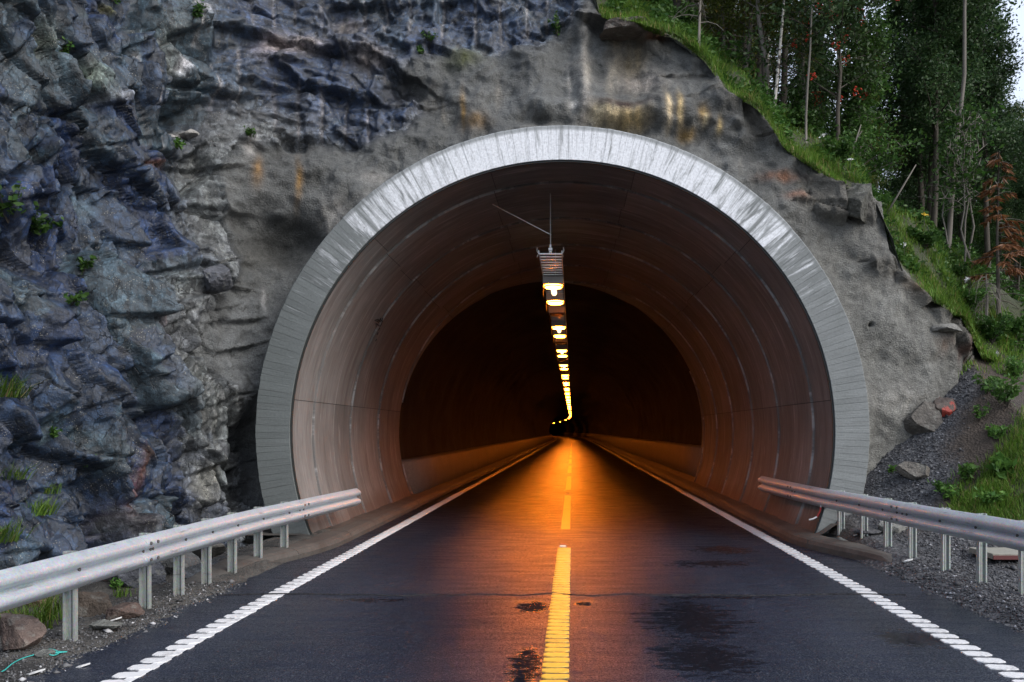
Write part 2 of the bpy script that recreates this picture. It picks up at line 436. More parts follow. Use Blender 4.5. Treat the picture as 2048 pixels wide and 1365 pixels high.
k = t.mr(ss, lo, hi, 0., 1., True)
edge = t.mr(rad, 4.86, 4.80, .25, 1., True)
k = t.math('MULTIPLY', t.math('MULTIPLY', k, t.math('GREATER_THAN', lim, .001)), edge)
c = t.mix(t.math('MULTIPLY', t.math('MULTIPLY', k, t.ramp(t.noise(p, 26, 5, .7), [(.3, .55), (.6, 1)])), .95), c, (.88, .90, .93))
drip = t.ramp(t.noise(t.map(uv, (13, .7, 1), loc=(9, 0, 0)), 1, 6, .7), [(.55, 0), (.70, 1)])
c = t.mix(t.math('MULTIPLY', drip, .5), c, (.10, .105, .10))
# pale formwork splinters here and there
sp = t.ramp(t.voro(t.map(uv, (1.25, 2.2, 1), (0, 0, .5)), 1.0), [(.045, 1), (.07, 0)])
c = t.mix(t.math('MULTIPLY', sp, .6), c, (.55, .49, .40))
holes = t.ramp(t.voro(t.map(uv, (3.2, 3.4, 1)), 1.6), [(.035, 1), (.055, 0)])
c = t.mix(t.math('MULTIPLY', holes, .7), c, (.05, .05, .05))
gr = t.noise(t.map(uv, (55, 2.5, 1)), 1, 3, .6)
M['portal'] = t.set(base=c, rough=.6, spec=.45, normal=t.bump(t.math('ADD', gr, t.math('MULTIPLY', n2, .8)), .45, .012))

# inner lining panels: smooth cast concrete with lime and rust washes
t = NT("lining_concrete"); p = t.pos(); X, Y, Z = t.sep(p); oi = t.node("ShaderNodeObjectInfo")
dx = t.math('SUBTRACT', X, XC); dz = t.math('SUBTRACT', Z, ZC)
ang = t.math('ARCTAN2', dx, dz)
uv = t.comb(t.math('MULTIPLY', ang, 4.35), Y, 0)
n1 = t.noise(p, .9, 6, .62); n2 = t.noise(t.map(uv, (2.2, 22, 1)), 1, 4, .6); n3 = t.noise(p, 40, 4, .6)
c = t.mix(n1, (.145, .138, .132), (.265, .25, .24))
c = t.mix(1.0, c, t.mr(oi.outputs["Random"], 0, 1, .80, 1.16), 'MULTIPLY')
c = t.mix(1.0, c, t.ramp(n2, [(.3, .84), (.7, 1.14)]), 'MULTIPLY')
wash = t.ramp(t.noise(t.map(uv, (.45, 3.2, 1), loc=(1, 0, 0)), 1.2, 5, .65), [(.52, 0), (.72, 1)])
c = t.mix(t.math('MULTIPLY', wash, .5), c, (.13, .10, .088))
lime = t.ramp(t.noise(t.map(uv, (.5, 4.6, 1), loc=(7, 3, 0)), 1.3, 5, .7), [(.55, 0), (.70, 1)])
c = t.mix(t.math('MULTIPLY', lime, .55), c, (.46, .445, .435))
jd = t.math('ABSOLUTE', t.math('SUBTRACT', t.math('FRACT', t.math('ADD', t.math('DIVIDE', t.math('SUBTRACT', Y, 14.42), 1.2), 10.5)), .5))
jl = t.math('MULTIPLY', t.mr(jd, .012, .055, 1., 0., True), t.ramp(t.noise(t.map(uv, (.9, .8, 1), loc=(2, 5, 0)), 1.3, 5, .7), [(.50, 0), (.58, 1)]))
c = t.mix(t.math('MULTIPLY', jl, .7), c, (.50, .49, .48))
soot = t.ramp(t.noise(t.map(uv, (.35, 2.6, 1), loc=(3, 9, 0)), 1.1, 6, .7), [(.48, 0), (.68, 1)])
c = t.mix(t.math('MULTIPLY', soot, .5), c, (.075, .068, .06))
low = t.mr(t.math('ADD', Z, t.math('MULTIPLY', n1, .5)), .45, .85, 1., 0., True)
c = t.mix(t.math('MULTIPLY', low, .55), c, (.085, .045, .03))
M['lining'] = t.set(base=c, rough=.7, spec=.2, normal=t.bump(t.math('ADD', n2, t.math('MULTIPLY', n3, .7)), .35, .012))
t = NT("joint_black"); M['joint'] = t.set(base=(.02, .02, .022), rough=.8)
t = NT("added_shield_black"); M['addedshield'] = t.set(base=(.003, .003, .003), rough=.9, spec=.02)
t = NT("rubber_seal"); M['rubber'] = t.set(base=(.03, .034, .032), rough=.5)

t = NT("bored_rock"); p = t.pos(); n1 = t.noise(p, .9, 6, .65); n2 = t.noise(p, 7, 5, .65)
M['tunrock'] = t.set(base=t.mix(n1, (.016, .0155, .014), (.062, .059, .053)), rough=.85, spec=.08, normal=t.bump(t.math('ADD', n1, t.math('MULTIPLY', n2, .4)), .8, .12))

def steel(name, c0, c1, rough, metal=.85):
    t = NT(name); p = t.pos(); n1 = t.noise(p, 5, 5, .6); n2 = t.voro(p, 70, out="Color")
    c = t.mix(n1, c0, c1)
    c = t.mix(.25, c, t.mix(1.0, c, n2, 'MULTIPLY'))
    sc = t.ramp(t.noise(t.map(p, (3, 1.2, 14)), 1.6, 5, .7), [(.60, 0), (.66, 1)])
    c = t.mix(t.math('MULTIPLY', sc, .45), c, (.10, .095, .09))
    M[name] = t.set(base=c, metal=metal, rough=t.mr(n1, .3, .7, rough - .06, rough + .1), normal=t.bump(t.noise(p, 30, 3), .12, .01))
steel("galvanised", (.55, .61, .66), (.76, .81, .86), .36, .42)
steel("post_steel", (.40, .44, .42), (.58, .61, .58), .42, .45)
steel("tray_steel", (.62, .62, .60), (.78, .78, .76), .38, .55)
t = NT("bolt_steel"); M['bolt'] = t.set(base=(.16, .15, .14), metal=.6, rough=.5)
t = NT("lamp_housing"); M['housing'] = t.set(base=(.46, .43, .40), metal=.25, rough=.5)
t = NT("lamp_glass_lit"); M['lit'] = t.set(base=(.8, .7, .5), ecol=SODIUM, estr=LENS_E, rough=.3)
t = NT("lamp_bloom_rim"); M['rimbloom'] = t.set(base=(.5, .3, .1), ecol=(1, .27, .02), estr=2.6, rough=.3)
t = NT("lamp_tube_lit"); M['tube'] = t.set(base=(.8, .7, .5), ecol=(1, .68, .34), estr=1.5, rough=.3)
t = NT("lamp_glass_dark"); M['unlit'] = t.set(base=(.22, .16, .12), rough=.2)

# earth, gravel, grass
t = NT("verge_soil"); p = t.pos(); n1 = t.noise(p, 1.4, 5, .65); n2 = t.noise(p, 26, 5, .75); v = t.voro(p, 48, out="Color"); vd = t.voro(p, 48)
c = t.mix(t.ramp(n1, [(.4, 0), (.6, 1)]), (.035, .034, .033), (.115, .108, .095))
c = t.mix(1.0, c, t.ramp(n2, [(.3, .45), (.7, 1.6)]), 'MULTIPLY')
M['verge'] = t.set(base=c, rough=.85, normal=t.bump(t.math('ADD', n2, t.math('MULTIPLY', vd, .8)), .9, .04))
t = NT("dark_gravel"); p = t.pos(); vc = t.voro(p, 30, out="Color"); vd = t.voro(p, 30); n1 = t.noise(p, 1.5, 4)
lum = t.node("ShaderNodeRGBToBW"); t.put(lum.inputs[0], vc)
c = t.ramp(lum.outputs[0], [(.1, (.022, .023, .027)), (.5, (.06, .062, .07)), (.78, (.11, .112, .12)), (.92, (.22, .22, .22))])
c = t.mix(1.0, c, t.ramp(n1, [(.3, .7), (.7, 1.2)]), 'MULTIPLY')
M['gravel'] = t.set(base=c, rough=.7, normal=t.bump(vd, 1.0, .04))
t = NT("gravel_stone"); oi = t.node("ShaderNodeObjectInfo"); g_ = t.attr("shade")
M['stone'] = t.set(base=g_, rough=.7)
t = NT("bank_soil"); p = t.pos(); n1 = t.noise(p, 1.1, 5, .65); n2 = t.noise(p, 13, 5, .7)
gm = t.attr("gravel", "Fac")
vc = t.voro(p, 26, out="Color"); vd = t.voro(p, 26); lum = t.node("ShaderNodeRGBToBW"); t.put(lum.inputs[0], vc)
cg = t.ramp(lum.outputs[0], [(.1, (.022, .023, .027)), (.5, (.058, .06, .068)), (.78, (.105, .108, .115)), (.92, (.2, .2, .2))])
cs = t.mix(n1, (.020, .015, .012), (.085, .062, .045))
cs = t.mix(1.0, cs, t.ramp(n2, [(.3, .6), (.7, 1.4)]), 'MULTIPLY')
M['bank'] = t.set(base=t.mix(gm, cs, cg), rough=.8, normal=t.bump(t.math('ADD', n2, t.math('MULTIPLY', vd, .7)), .9, .05))
t = NT("forest_floor"); p = t.pos(); n1 = t.noise(p, 1.5, 5, .65)
M['floor'] = t.set(base=t.mix(n1, (.018, .022, .010), (.05, .06, .022)), rough=.9, normal=t.bump(t.noise(p, 9, 4), .9, .08))
t = NT("plain_ground"); p = t.pos()
M['ground'] = t.set(base=t.mix(t.noise(p, .4, 5), (.05, .06, .03), (.09, .085, .06)), rough=.9)

def leaf_mat(name, c0, c1, trans=.3, c2=None):
    t = NT(name); p = t.pos(); oi = t.node("ShaderNodeObjectInfo")
    n = t.noise(p, 1.1, 3); r = t.attr("rnd", "Fac")
    c = t.mix(r, c0, c1)
    c = t.mix(1.0, c, t.ramp(n, [(.3, .72), (.7, 1.3)]), 'MULTIPLY')
    c = t.mix(1.0, c, t.mr(oi.outputs["Random"], 0, 1, .72, 1.25), 'MULTIPLY')
    if c2: c = t.mix(t.math('GREATER_THAN', r, .93), c, c2)
    d = t.node("ShaderNodeBsdfTranslucent"); t.put(d.inputs[0], c)
    t.set(base=c, rough=.5, spec=.25)
    mx = t.node("ShaderNodeMixShader"); mx.inputs[0].default_value = trans
    t.l.new(t.p.outputs[0], mx.inputs[1]); t.l.new(d.outputs[0], mx.inputs[2]); t.l.new(mx.outputs[0], t.out.inputs[0])
    M[name] = t.m
leaf_mat("birch_leaf", (.055, .090, .018), (.15, .175, .036), .35, (.22, .17, .03))
leaf_mat("alder_leaf", (.026, .066, .024), (.07, .125, .042), .35)
leaf_mat("rowan_leaf", (.032, .072, .026), (.08, .13, .045), .3)
leaf_mat("spruce_needle", (.020, .042, .016), (.06, .088, .030), .12)
leaf_mat("brown_needle", (.10, .040, .016), (.20, .085, .032), .2)
leaf_mat("grass_blade", (.065, .150, .018), (.18, .28, .045), .35, (.30, .24, .10))
leaf_mat("weed_leaf", (.05, .13, .025), (.13, .26, .05), .35)
leaf_mat("bush_leaf", (.03, .085, .016), (.075, .15, .03), .35)
t = NT("rowan_berry"); M['berry'] = t.set(base=(.55, .04, .012), rough=.35)
t = NT("birch_bark"); p = t.pos(); X, Y, Z = t.sep(p)
n = t.noise(t.map(p, (9, 9, 16)), 1, 4, .65); bk = t.ramp(n, [(.52, 0), (.58, 1)])
M['birchbark'] = t.set(base=t.mix(bk, t.mix(t.noise(p, 3, 3), (.30, .28, .24), (.52, .50, .45)), (.045, .038, .032)), rough=.7)
t = NT("dark_bark"); p = t.pos(); n = t.noise(t.map(p, (14, 14, 3)), 1, 5, .65)
M['bark'] = t.set(base=t.mix(n, (.022, .018, .014), (.10, .085, .065)), rough=.85, normal=t.bump(n, .6, .02))
t = NT("grey_bark"); p = t.pos(); n = t.noise(t.map(p, (14, 14, 3)), 1, 5, .65)
M['greybark'] = t.set(base=t.mix(n, (.075, .068, .055), (.20, .18, .155)), rough=.85)
t = NT("teal_cord"); M['teal'] = t.set(base=(.04, .42, .38), rough=.6)
t = NT("white_plastic"); M['wplastic'] = t.set(base=(.75, .75, .74), rough=.4)
t = NT("red_plastic"); M['rplastic'] = t.set(base=(.45, .03, .025), rough=.4)
t = NT("black_mark"); M['mark'] = t.set(base=(.008, .008, .008), rough=.8)
t = NT("maroon_paint"); M['maroon'] = t.set(base=(.10, .025, .025), rough=.6)
t = NT("petal_white"); M['petal'] = t.set(base=(.75, .75, .72), rough=.6)
t = NT("petal_yellow"); M['petaly'] = t.set(base=(.75, .5, .04), rough=.6)

# ------------------------------------------------------------------ shape of the land
R0 = 4.345; R1 = 4.90                                  # inner and outer radius of the portal ring
YP = 13.23                                             # its front plane
def bend(Y):                                           # the tunnel turns left far inside
    Y = np.asarray(Y, float); return -np.maximum(Y - 150, 0) ** 2 / 3800.0
ZE_X = [-12, -6, -4, -2.2, -.6, .30, .42, 1.2, 1.9, 2.9, 3.95, 5.0, 5.7, 6.6, 7.15, 8, 9, 12, 20, 60]
ZE_Z = [15, 14.6, 14.0, 13.2, 12.2, 11.6, 10.15, 9.75, 9.15, 8.35, 7.45, 6.7, 6.1, 4.75, 3.4, 3.0, 2.75, 2.3, 1.8, 1.0]
def zedge(X): return np.interp(X, ZE_X, ZE_Z)
def yedge(X): return np.interp(X, [-12, -4, 0, 4, 6.5, 7.4, 8.2, 60], [17.2, 17.2, 16.3, 15.7, 15.2, 15.3, 15.5, 15.5])
def hill_z(X, Y):
    dy = Y - yedge(X)
    steep = np.interp(X, [0, 3, 5.2, 6.2, 7.9, 9, 12, 20], [.85, .95, .9, 1.25, 1.55, 1.15, .8, .5])
    z = zedge(X) + steep * np.clip(dy, 0, 1.5) + .22 * np.maximum(dy - 1.5, 0)
    return z + (.16 * fbm(X * .8, Y * .8, 5, 4) + .04 * fbm(X * 4, Y * 4, 6, 3)) * np.clip(.2 + dy, 0, 1)
def bank_z(X, Y):
    ze = np.interp(X, [4.4, 5.2, 6.2, 7.2, 8, 9, 12], [1.35, 1.9, 2.55, 3.25, 3.05, 2.8, 2.4])
    s = np.interp(X, [4.4, 6, 7.5], [.46, .5, .56])
    z = ze - s * (15.5 - Y)
    low = .06 + .16 * sstep(9.5, 12.5, Y) + (X - 4.2) * .015
    k = .25
    z = np.log(np.exp(z / k) + np.exp(low / k)) * k
    z = np.minimum(z, 12)
    edge = sstep(3.85, 4.35, X)
    z = z * edge + (-.03) * (1 - edge) + .02 * edge
    return z + (.05 * fbm(X * 1.6, Y * 1.6, 8, 4) + .022 * fbm(X * 9, Y * 9, 9, 3)) * (.25 + .75 * sstep(4.0, 5.5, X))
def verge_z(X, Y):
    a = -X
    base = np.interp(a, [3.7, 3.95, 4.3, 4.7, 5.2, 5.8, 6.6, 9], [-.03, .0, .03, .0, -.16, -.10, .10, .25])
    rise = .13 * sstep(9.6, 11.5, Y) * sstep(3.95, 4.1, a)
    return base + rise + (.02 + .05 * sstep(4.4, 5.2, a)) * fbm(X * 2.3, Y * 2.3, 12, 4) + .016 * fbm(X * 9, Y * 9, 13, 3)

def grid_mesh(name, xs, ys, fn, mat, keep=None, attrs=None, kind="structure", **k):
    Xg, Yg = np.meshgrid(xs, ys); Zg = fn(Xg, Yg)
    nx, ny = len(xs), len(ys)
    idx = np.arange(nx * ny).reshape(ny, nx)
    q = np.stack([idx[:-1, :-1], idx[:-1, 1:], idx[1:, 1:], idx[1:, :-1]], -1).reshape(-1, 4)
    if keep is not None:
        kp = keep(Xg, Yg).ravel(); q = q[kp[q].all(1)]
    at_ = {a: f(Xg, Yg).ravel() for a, f in attrs.items()} if attrs else None
    me = mesh_np(name, np.stack([Xg, Yg, Zg], -1).reshape(-1, 3), q, mat, True, at_)
    return tag(obj(name, me), kind=kind, **k)

# far ground in all directions
g = MB(); g.add([(-400, -400, -.9), (400, -400, -.9), (400, 400, -.9), (-400, 400, -.9)], [(0, 1, 2, 3)])
tag(g.build("ground", M['ground']), kind="structure")

# ------------------------------------------------------------------ road
ys = np.concatenate([np.arange(-30, 5, 2.5), np.arange(5, 30, .5), np.arange(30, 135, 5), np.arange(135, 420, 6)])
def sweep(name, prof, ys, mat, parent=None, offs=None, close=False, smooth=False):
    P = np.array(prof, float); n = len(P); V = []
    for y in ys:
        b = float(bend(y)); V.append(np.stack([P[:, 0] + b, np.full(n, y), P[:, 1]], -1))
    V = np.concatenate(V); idx = np.arange(len(V)).reshape(len(ys), n)
    if close: idx = np.concatenate([idx, idx[:, :1]], 1)
    q = np.stack([idx[:-1, :-1], idx[:-1, 1:], idx[1:, 1:], idx[1:, :-1]], -1).reshape(-1, 4)
    fs = [q]
    if close:
        cap0 = np.arange(n)[None, ::-1]; cap1 = (np.arange(n) + (len(ys) - 1) * n)[None]
        fs += [cap0, cap1]
    return obj(name, mesh_np(name, V, fs, mat, smooth), parent)
road = sweep("road", [(-4.3, 0), (-2, 0), (0, 0), (2, 0), (4.3, 0)], ys, M['asphalt'])
tag(road, kind="structure")
# transverse joint with a crumbling lip
sm = MB(); xs_ = np.arange(-3.9, 3.7, .06)
yv = 9.12 + .10 * perlin(xs_ * .8, xs_ * 0, 3) + .13 * perlin(xs_ * 2.4, xs_ * 0 + 3, 4) * np.exp(-((xs_ + .4) / 1.3) ** 2) + .025 * perlin(xs_ * 11, xs_ * 0, 5)
wv = .02 + .03 * np.abs(perlin(xs_ * 5, xs_ * 0 + 9, 6))
for i in range(len(xs_) - 1):
    a, b = xs_[i], xs_[i + 1]
    sm.add([(a, yv[i] - wv[i], .001), (b, yv[i + 1] - wv[i + 1], .001), (b, yv[i + 1], .013), (a, yv[i], .013), (b, yv[i + 1] + wv[i + 1], .001), (a, yv[i] + wv[i], .001)], [(0, 1, 2, 3), (3, 2, 4, 5)])
tag(sm.build("road_joint", M['bitumen']), kind="structure")

# road markings: ribbed lines near the mouth, flat lines further in
def rib_mesh(name, w, l, skew, h=.006, mat=None, seed=0):
    r = random.Random(seed); n = 7; top = []; bot = []
    for i in range(n):
        x = -w / 2 + w * i / (n - 1)
        e = l / 2 * (1 - .35 * (abs(2 * i / (n - 1) - 1) ** 6))
        bot.append((x, -e + skew * x + r.uniform(-.006, .006))); top.append((x, e + skew * x + r.uniform(-.006, .006)))
    poly = bot + top[::-1]; m = MB()
    m.add([(x, y, h) for x, y in poly] + [(x * 1.02, y * 1.03, -.002) for x, y in poly],
          [tuple(range(2 * n))] + [(i, 2 * n + i, 2 * n + (i + 1) % (2 * n), (i + 1) % (2 * n)) for i in range(2 * n)])
    me = bpy.data.meshes.new(name); me.from_pydata(m.v, [], m.f); me.materials.append(mat); me.update()
    return me
def line_strip(name, x0, x1, ylist, mat, parent, z=.004, wob=.006):
    V = []; r = random.Random(3)
    for y in ylist:
        b = float(bend(y)); V += [(x0 + b + r.uniform(-wob, wob), y, z), (x1 + b + r.uniform(-wob, wob), y, z)]
    n = len(ylist); idx = np.arange(2 * n).reshape(n, 2)
    q = np.stack([idx[:-1, 0], idx[:-1, 1], idx[1:, 1], idx[1:, 0]], -1)
    return obj(name, mesh_np(name, V, q, mat), parent)
far_y = np.concatenate([np.arange(24.4, 135, 2), np.arange(135, 400, 5)])
def edge_line(x, skew, side):
    root = tag(empty("edge_line", (x, 0, 0)), kind="structure")
    ribs = [rib_mesh("rib", .205, .128 if side < 0 else .122, skew, .006, M['white_paint'], s) for s in range(6)]
    y = 3.0; i = 0
    while y < 24.4:
        o = obj("rib", ribs[i % 6], root, (random.uniform(-.006, .006), y, .002)); i += 1
        y += .195
    line_strip("painted_line", -.095, .095, far_y, M['white_paint'], root)
    if side < 0: line_strip("painted_line", .02, .10, np.arange(3, 24.5, .2), M['white_paint'], root, .003)
    return root
edge_line(-3.27, 0.0, -1); edge_line(3.27, -.10, 1)
for k in range(12):
    y0 = 4.9 + 10.3 * k; y1 = y0 + 7.9
    d = tag(empty("centre_line", (-.13, 0, 0)), kind="structure")
    if k == 0:
        ribs = [rib_mesh("rib", .20, .098, 0., .006, M['yellow_paint'], s + 20) for s in range(6)]
        y = y0; i = 0
        while y < y1:
            obj("rib", ribs[i % 6], d, (random.uniform(-.005, .005), y, .002)); y += .148; i += 1
    else:
        line_strip("painted_line", -.085, .085, np.arange(y0, y1 + .1, .5), M['yellow_paint'], d)
# reflective studs in the gaps of the centre line
for i, yy in enumerate((12.95, 23.9)):
    s = MB(); s.box((0, 0, .009), (.10, .10, .018))
    o = s.build("road_stud", M['wplastic'], None, bevel=.006, loc=(-.15, yy, 0))
    m2 = MB(); m2.box((0, -.0515, .009), (.08, .003, .010)); m2.build("reflector", M['lit'] if False else M['wplastic'], o)
    tag(o, ["white reflective stud just beyond the ribbed yellow centre dash", "small reflective stud beyond the second yellow centre dash"][i], "road stud", "studs on the centre line")

# ------------------------------------------------------------------ kerbs and walks
def kerb_run(xf, side, prof_fn, y0, y1, ymain):
    """kerb stones one by one up to ymain, one long run beyond. xf(y): face line; prof_fn(y): [(d, z)...] d measured outwards"""
    root = tag(empty("kerb"), kind="structure")
    def piece(ya, yb, n, caps=True):
        V = []; yy = np.linspace(ya, yb, n)
        for y in yy:
            x = xf(y) + float(bend(y))
            for d, z in prof_fn(y): V.append((x + side * d, y, z))
        k = len(prof_fn(ya)); m = MB(); fs = []
        for i in range(n - 1):
            for j in range(k):
                fs.append((i * k + j, i * k + (j + 1) % k, (i + 1) * k + (j + 1) % k, (i + 1) * k + j))
        fs += [tuple(range(k)), tuple(range((n - 1) * k, n * k))[::-1]]
        m.add(V, fs); return m
    y = y0
    while y < ymain:
        piece(y, min(y + 2.0, ymain) - .012, 7).build("kerb_stone", M['kerb_concrete'], root); y += 2.0
    yy = list(np.arange(ymain, 135, 6)) + list(np.arange(135, y1, 8))
    V = []; 
    piece(ymain, 135, 4).build("kerb_stone", M['kerb_concrete'], root)
    piece(135.01, y1, 40).build("kerb_stone", M['kerb_concrete'], root)
    return root
def lx(y): return -(3.64 + .62 * float(sstep(13.4, 9.7, np.array(y))) ** 1.3)
def lprof(y):
    t = float(np.clip((y - 9.7) / 1.0, .12, 1)); h = .155 * t
    return [(0, -.05), (0, .42 * h), (.03, .78 * h), (.10, .96 * h), (.30, h + .005), (.36, h), (.36, -.05)]
kerb_run(lx, -1, lprof, 9.7, 400, 27.7)
def rx(y): return 3.50 + .62 * float(sstep(13.6, 10.75, np.array(y))) ** 1.25
def rprof(y):
    t = float(np.clip((y - 10.72) / .25, .55, 1)); h = .155 * t
    return [(0, -.05), (0.01, .5 * h), (.04, .85 * h), (.10, h), (.34, h + .02), (.40, h * .9), (.42, -.05)]
kerb_run(rx, 1, rprof, 10.75, 400, 28.75)
ysw = np.concatenate([np.arange(13.0, 30, 1.), np.arange(30, 135, 6), np.arange(135, 405, 6)])
tag(sweep("sidewalk", [(-3.95, .128), (-4.1, .135), (-4.32, .17), (-5.2, .17)], ysw, M['walk_concrete']), kind="structure")
tag(sweep("sidewalk", [(3.84, .155), (3.95, .21), (4.12, .33), (5.2, .35)], ysw, M['walk_concrete']), kind="structure")
# asphalt fill between kerb ends and the ground outside
fl = MB(); 
for y in np.arange(9.9, 13.3, .2):
    a = lx(y) - .30; b = lx(y + .2) - .30
    fl.add([(a, y, .1 * min(1, (y - 9.7))), (b, y + .2, .1 * min(1, (y - 9.5))), (-4.75, y + .2, .12), (-4.75, y, .12)], [(0, 1, 2, 3)])
tag(fl.build("sidewalk", M['asphalt']), kind="structure")
fl = MB()
for y in np.arange(10.8, 13.2, .2):
    a = rx(y) + .36; b = rx(y + .2) + .36
    fl.add([(a, y, .14), (b, y + .2, .14), (4.62, y + .2, .30 * float(sstep(9.5, 13, np.array(y)))), (4.62, y, .30 * float(sstep(9.5, 13, np.array(y))))], [(0, 1, 2, 3)])
tag(fl.build("sidewalk", M['asphalt']), kind="structure")

# ------------------------------------------------------------------ verges, bank, hillside
grid_mesh("verge", np.concatenate([[-12], np.arange(-8.5, -3.68, .06)]), np.concatenate([np.arange(-60, 4, .8), np.arange(4, 14.4, .06)]), verge_z, M['verge'])
def gravel_mask(X, Y):
    a = sstep(.5, -.5, poly_sd(X * 1.0, Y * 1.0, [(4.3, 16), (4.3, 11.7), (5.2, 12.2), (5.9, 13.0), (6.3, 13.9), (7.0, 14.3), (7.15, 14.9), (7.0, 16)]) / .5 + .7 * fbm(X * 1.5, Y * 1.5, 31, 4))
    b = sstep(5.9, 5.3, X + .5 * fbm(X, Y, 30, 3)) * sstep(12.4, 11.6, Y)
    return np.maximum(a, b)
grid_mesh("roadside_bank", np.concatenate([np.arange(3.7, 9.5, .06), np.arange(9.5, 60, 1.)]), np.concatenate([np.arange(-20, 4, .8), np.arange(4, 16.3, .06)]), bank_z, M['bank'], attrs={"gravel": gravel_mask},
          keep=lambda X, Y: ((X > 6.7) | (Y < 15.6)) * np.hypot(X + .16, bank_z(X, Y) - 1.78) * (Y > 13.3) + (Y <= 13.3) * 9 > 4.6)
# ------------------------------------------------------------------ the rock face and the sprayed concrete on it
PLAN = [(-11, -60), (-10, -30), (-9.0, -10), (-8.0, 0), (-7.1, 5), (-6.35, 9.0), (-6.0, 11.2), (-5.75, 12.6), (-5.3, 13.5), (-4.4, 13.95), (-2.5, 14.05), (0, 14.1), (3, 14.1), (5.2, 14.15), (6.4, 14.45), (7.3, 15.0), (8.4, 16.2)]
def catmull(P, n=40):
    P = np.array(P, float); P = np.vstack([2 * P[0] - P[1], P, 2 * P[-1] - P[-2]]); out = []
    for i in range(1, len(P) - 2):
        for t_ in np.linspace(0, 1, n, endpoint=False):
            a, b, c_, d = P[i - 1:i + 3]
            out.append(.5 * ((2 * b) + (-a + c_) * t_ + (2 * a - 5 * b + 4 * c_ - d) * t_ ** 2 + (-a + 3 * b - 3 * c_ + d) * t_ ** 3))
    out.append(P[-2]); return np.array(out)
pl = catmull(PLAN); seg = np.r_[0, np.cumsum(np.hypot(*np.diff(pl, axis=0).T))]
def s_at(y, left=True):
    return np.interp(y, pl[:360, 1], seg[:360])
sA = float(np.interp(7.0, pl[:330, 1], seg[:330])); sB = float(np.interp(13.2, pl[:330, 1], seg[:330]))
sv = np.concatenate([np.arange(0, sA - 8, .5), np.arange(sA - 8, sA, .15), np.arange(sA, sB, .016), np.arange(sB, seg[-1], .026)])
zv = np.arange(-.7, 15.5, .026); zv = zv[(zv < 11.2)]; zv = np.concatenate([zv, np.arange(11.2, 15.6, .15)])
Sg, Zg = np.meshgrid(sv, zv)
bx = np.interp(Sg, seg, pl[:, 0]); by = np.interp(Sg, seg, pl[:, 1])
tx = np.gradient(np.interp(sv, seg, pl[:, 0]), sv); ty = np.gradient(np.interp(sv, seg, pl[:, 1]), sv)
kk = 1 / np.hypot(tx, ty); NX = np.broadcast_to(ty * kk, Sg.shape); NY = np.broadcast_to(-tx * kk, Sg.shape)
face = sstep(.3, .85, -NY)                                   # 0 on the left flank, 1 on the portal face
lean = (1 - face) * .13 * np.maximum(Zg, 0) + face * (.05 * np.maximum(Zg - 1.0, 0) + .018 * np.maximum(Zg - 2, 0) ** 2)
lean = np.where(Zg > 10.5, lean + 0, lean)
B = np.stack([bx - NX * lean, by - NY * lean, Zg], -1)
PX = VX + F * B[..., 0] / np.maximum(B[..., 1], .5); PY = VY - F * (B[..., 2] - HC) / np.maximum(B[..., 1], .5)
ok = B[..., 1] > 4
PX = np.where(ok, PX, -900)
# --- where concrete was sprayed
SHOT = [(505, 1030), (498, 905), (470, 790), (372, 745), (345, 660), (372, 600), (440, 590), (475, 520), (452, 470), (425, 395), (432, 318), (470, 280), (560, 290), (700, 285), (800, 262), (840, 215), (800, 150), (828, 112), (960, 104), (1080, 92), (1120, 60), (1160, 30), (1182, -60), (2400, -60), (2400, 1500), (505, 1500)]
wpx = 18 * fbm(Sg * 1.7, Zg * 1.7, 40, 4); wpy = 18 * fbm(Sg * 1.7 + 9, Zg * 1.7, 41, 4)
sd = poly_sd(PX + wpx, PY + wpy, SHOT)
shot = sstep(16, -22, sd)
# rock that was left showing through the concrete or only dusted with it
dust = sstep(120, 0, sd) * (1 - shot)
outcrop = np.zeros(Sg.shape)
for poly in ([(1590, 345), (1680, 345), (1760, 395), (1740, 440), (1665, 445), (1585, 400)], [(1700, 500), (1790, 520), (1900, 610), (1935, 660), (1880, 640), (1780, 560)], [(1880, 640), (1955, 660), (1960, 720), (1900, 700)],
             [(1440, 150), (1470, 160), (1560, 270), (1540, 285), (1490, 250), (1430, 190)], [(1290, 70), (1330, 80), (1340, 115), (1295, 110)]):
    outcrop = np.maximum(outcrop, sstep(14, -12, poly_sd(PX + wpx, PY + wpy, poly)))
# --- fractured rock
a = math.radians(14)
wx = .06 * fbm(Sg * .8, Zg * .8, 50, 3); wz = .06 * fbm(Sg * .8 + 5, Zg * .8, 51, 3)
U = (Sg + wx) * math.cos(a) + (Zg + wz) * math.sin(a); W = -(Sg + wx) * math.sin(a) + (Zg + wz) * math.cos(a)
def lev(cx, cyy, amp, tx_, ty_, seed, crack, cw, ang=0.):
    u = U * math.cos(ang) + W * math.sin(ang); w = -U * math.sin(ang) + W * math.cos(ang)
    h_, e = planes(u, w, cx, cyy, seed, amp, tx_, ty_)
    return h_ - crack * (1 - sstep(0, cw, e))
L1 = lev(.90, 1.70, .46, .62, .26, 60, .20, .05)
L2 = lev(.42, .74, .24, .70, .42, 70, .13, .06, .18)
L3 = lev(.18, .30, .055, .50, .4, 80, .015, .07, -.12)
L4 = lev(.08, .11, .013, .25, .25, 90, .0, .07, .4)
fine = .007 * fbm(Sg * 8, Zg * 8, 95, 4)
rockd = L1 + L2 + L3 + L4 + fine + .25 * fbm(Sg * .45, Zg * .45, 96, 3)
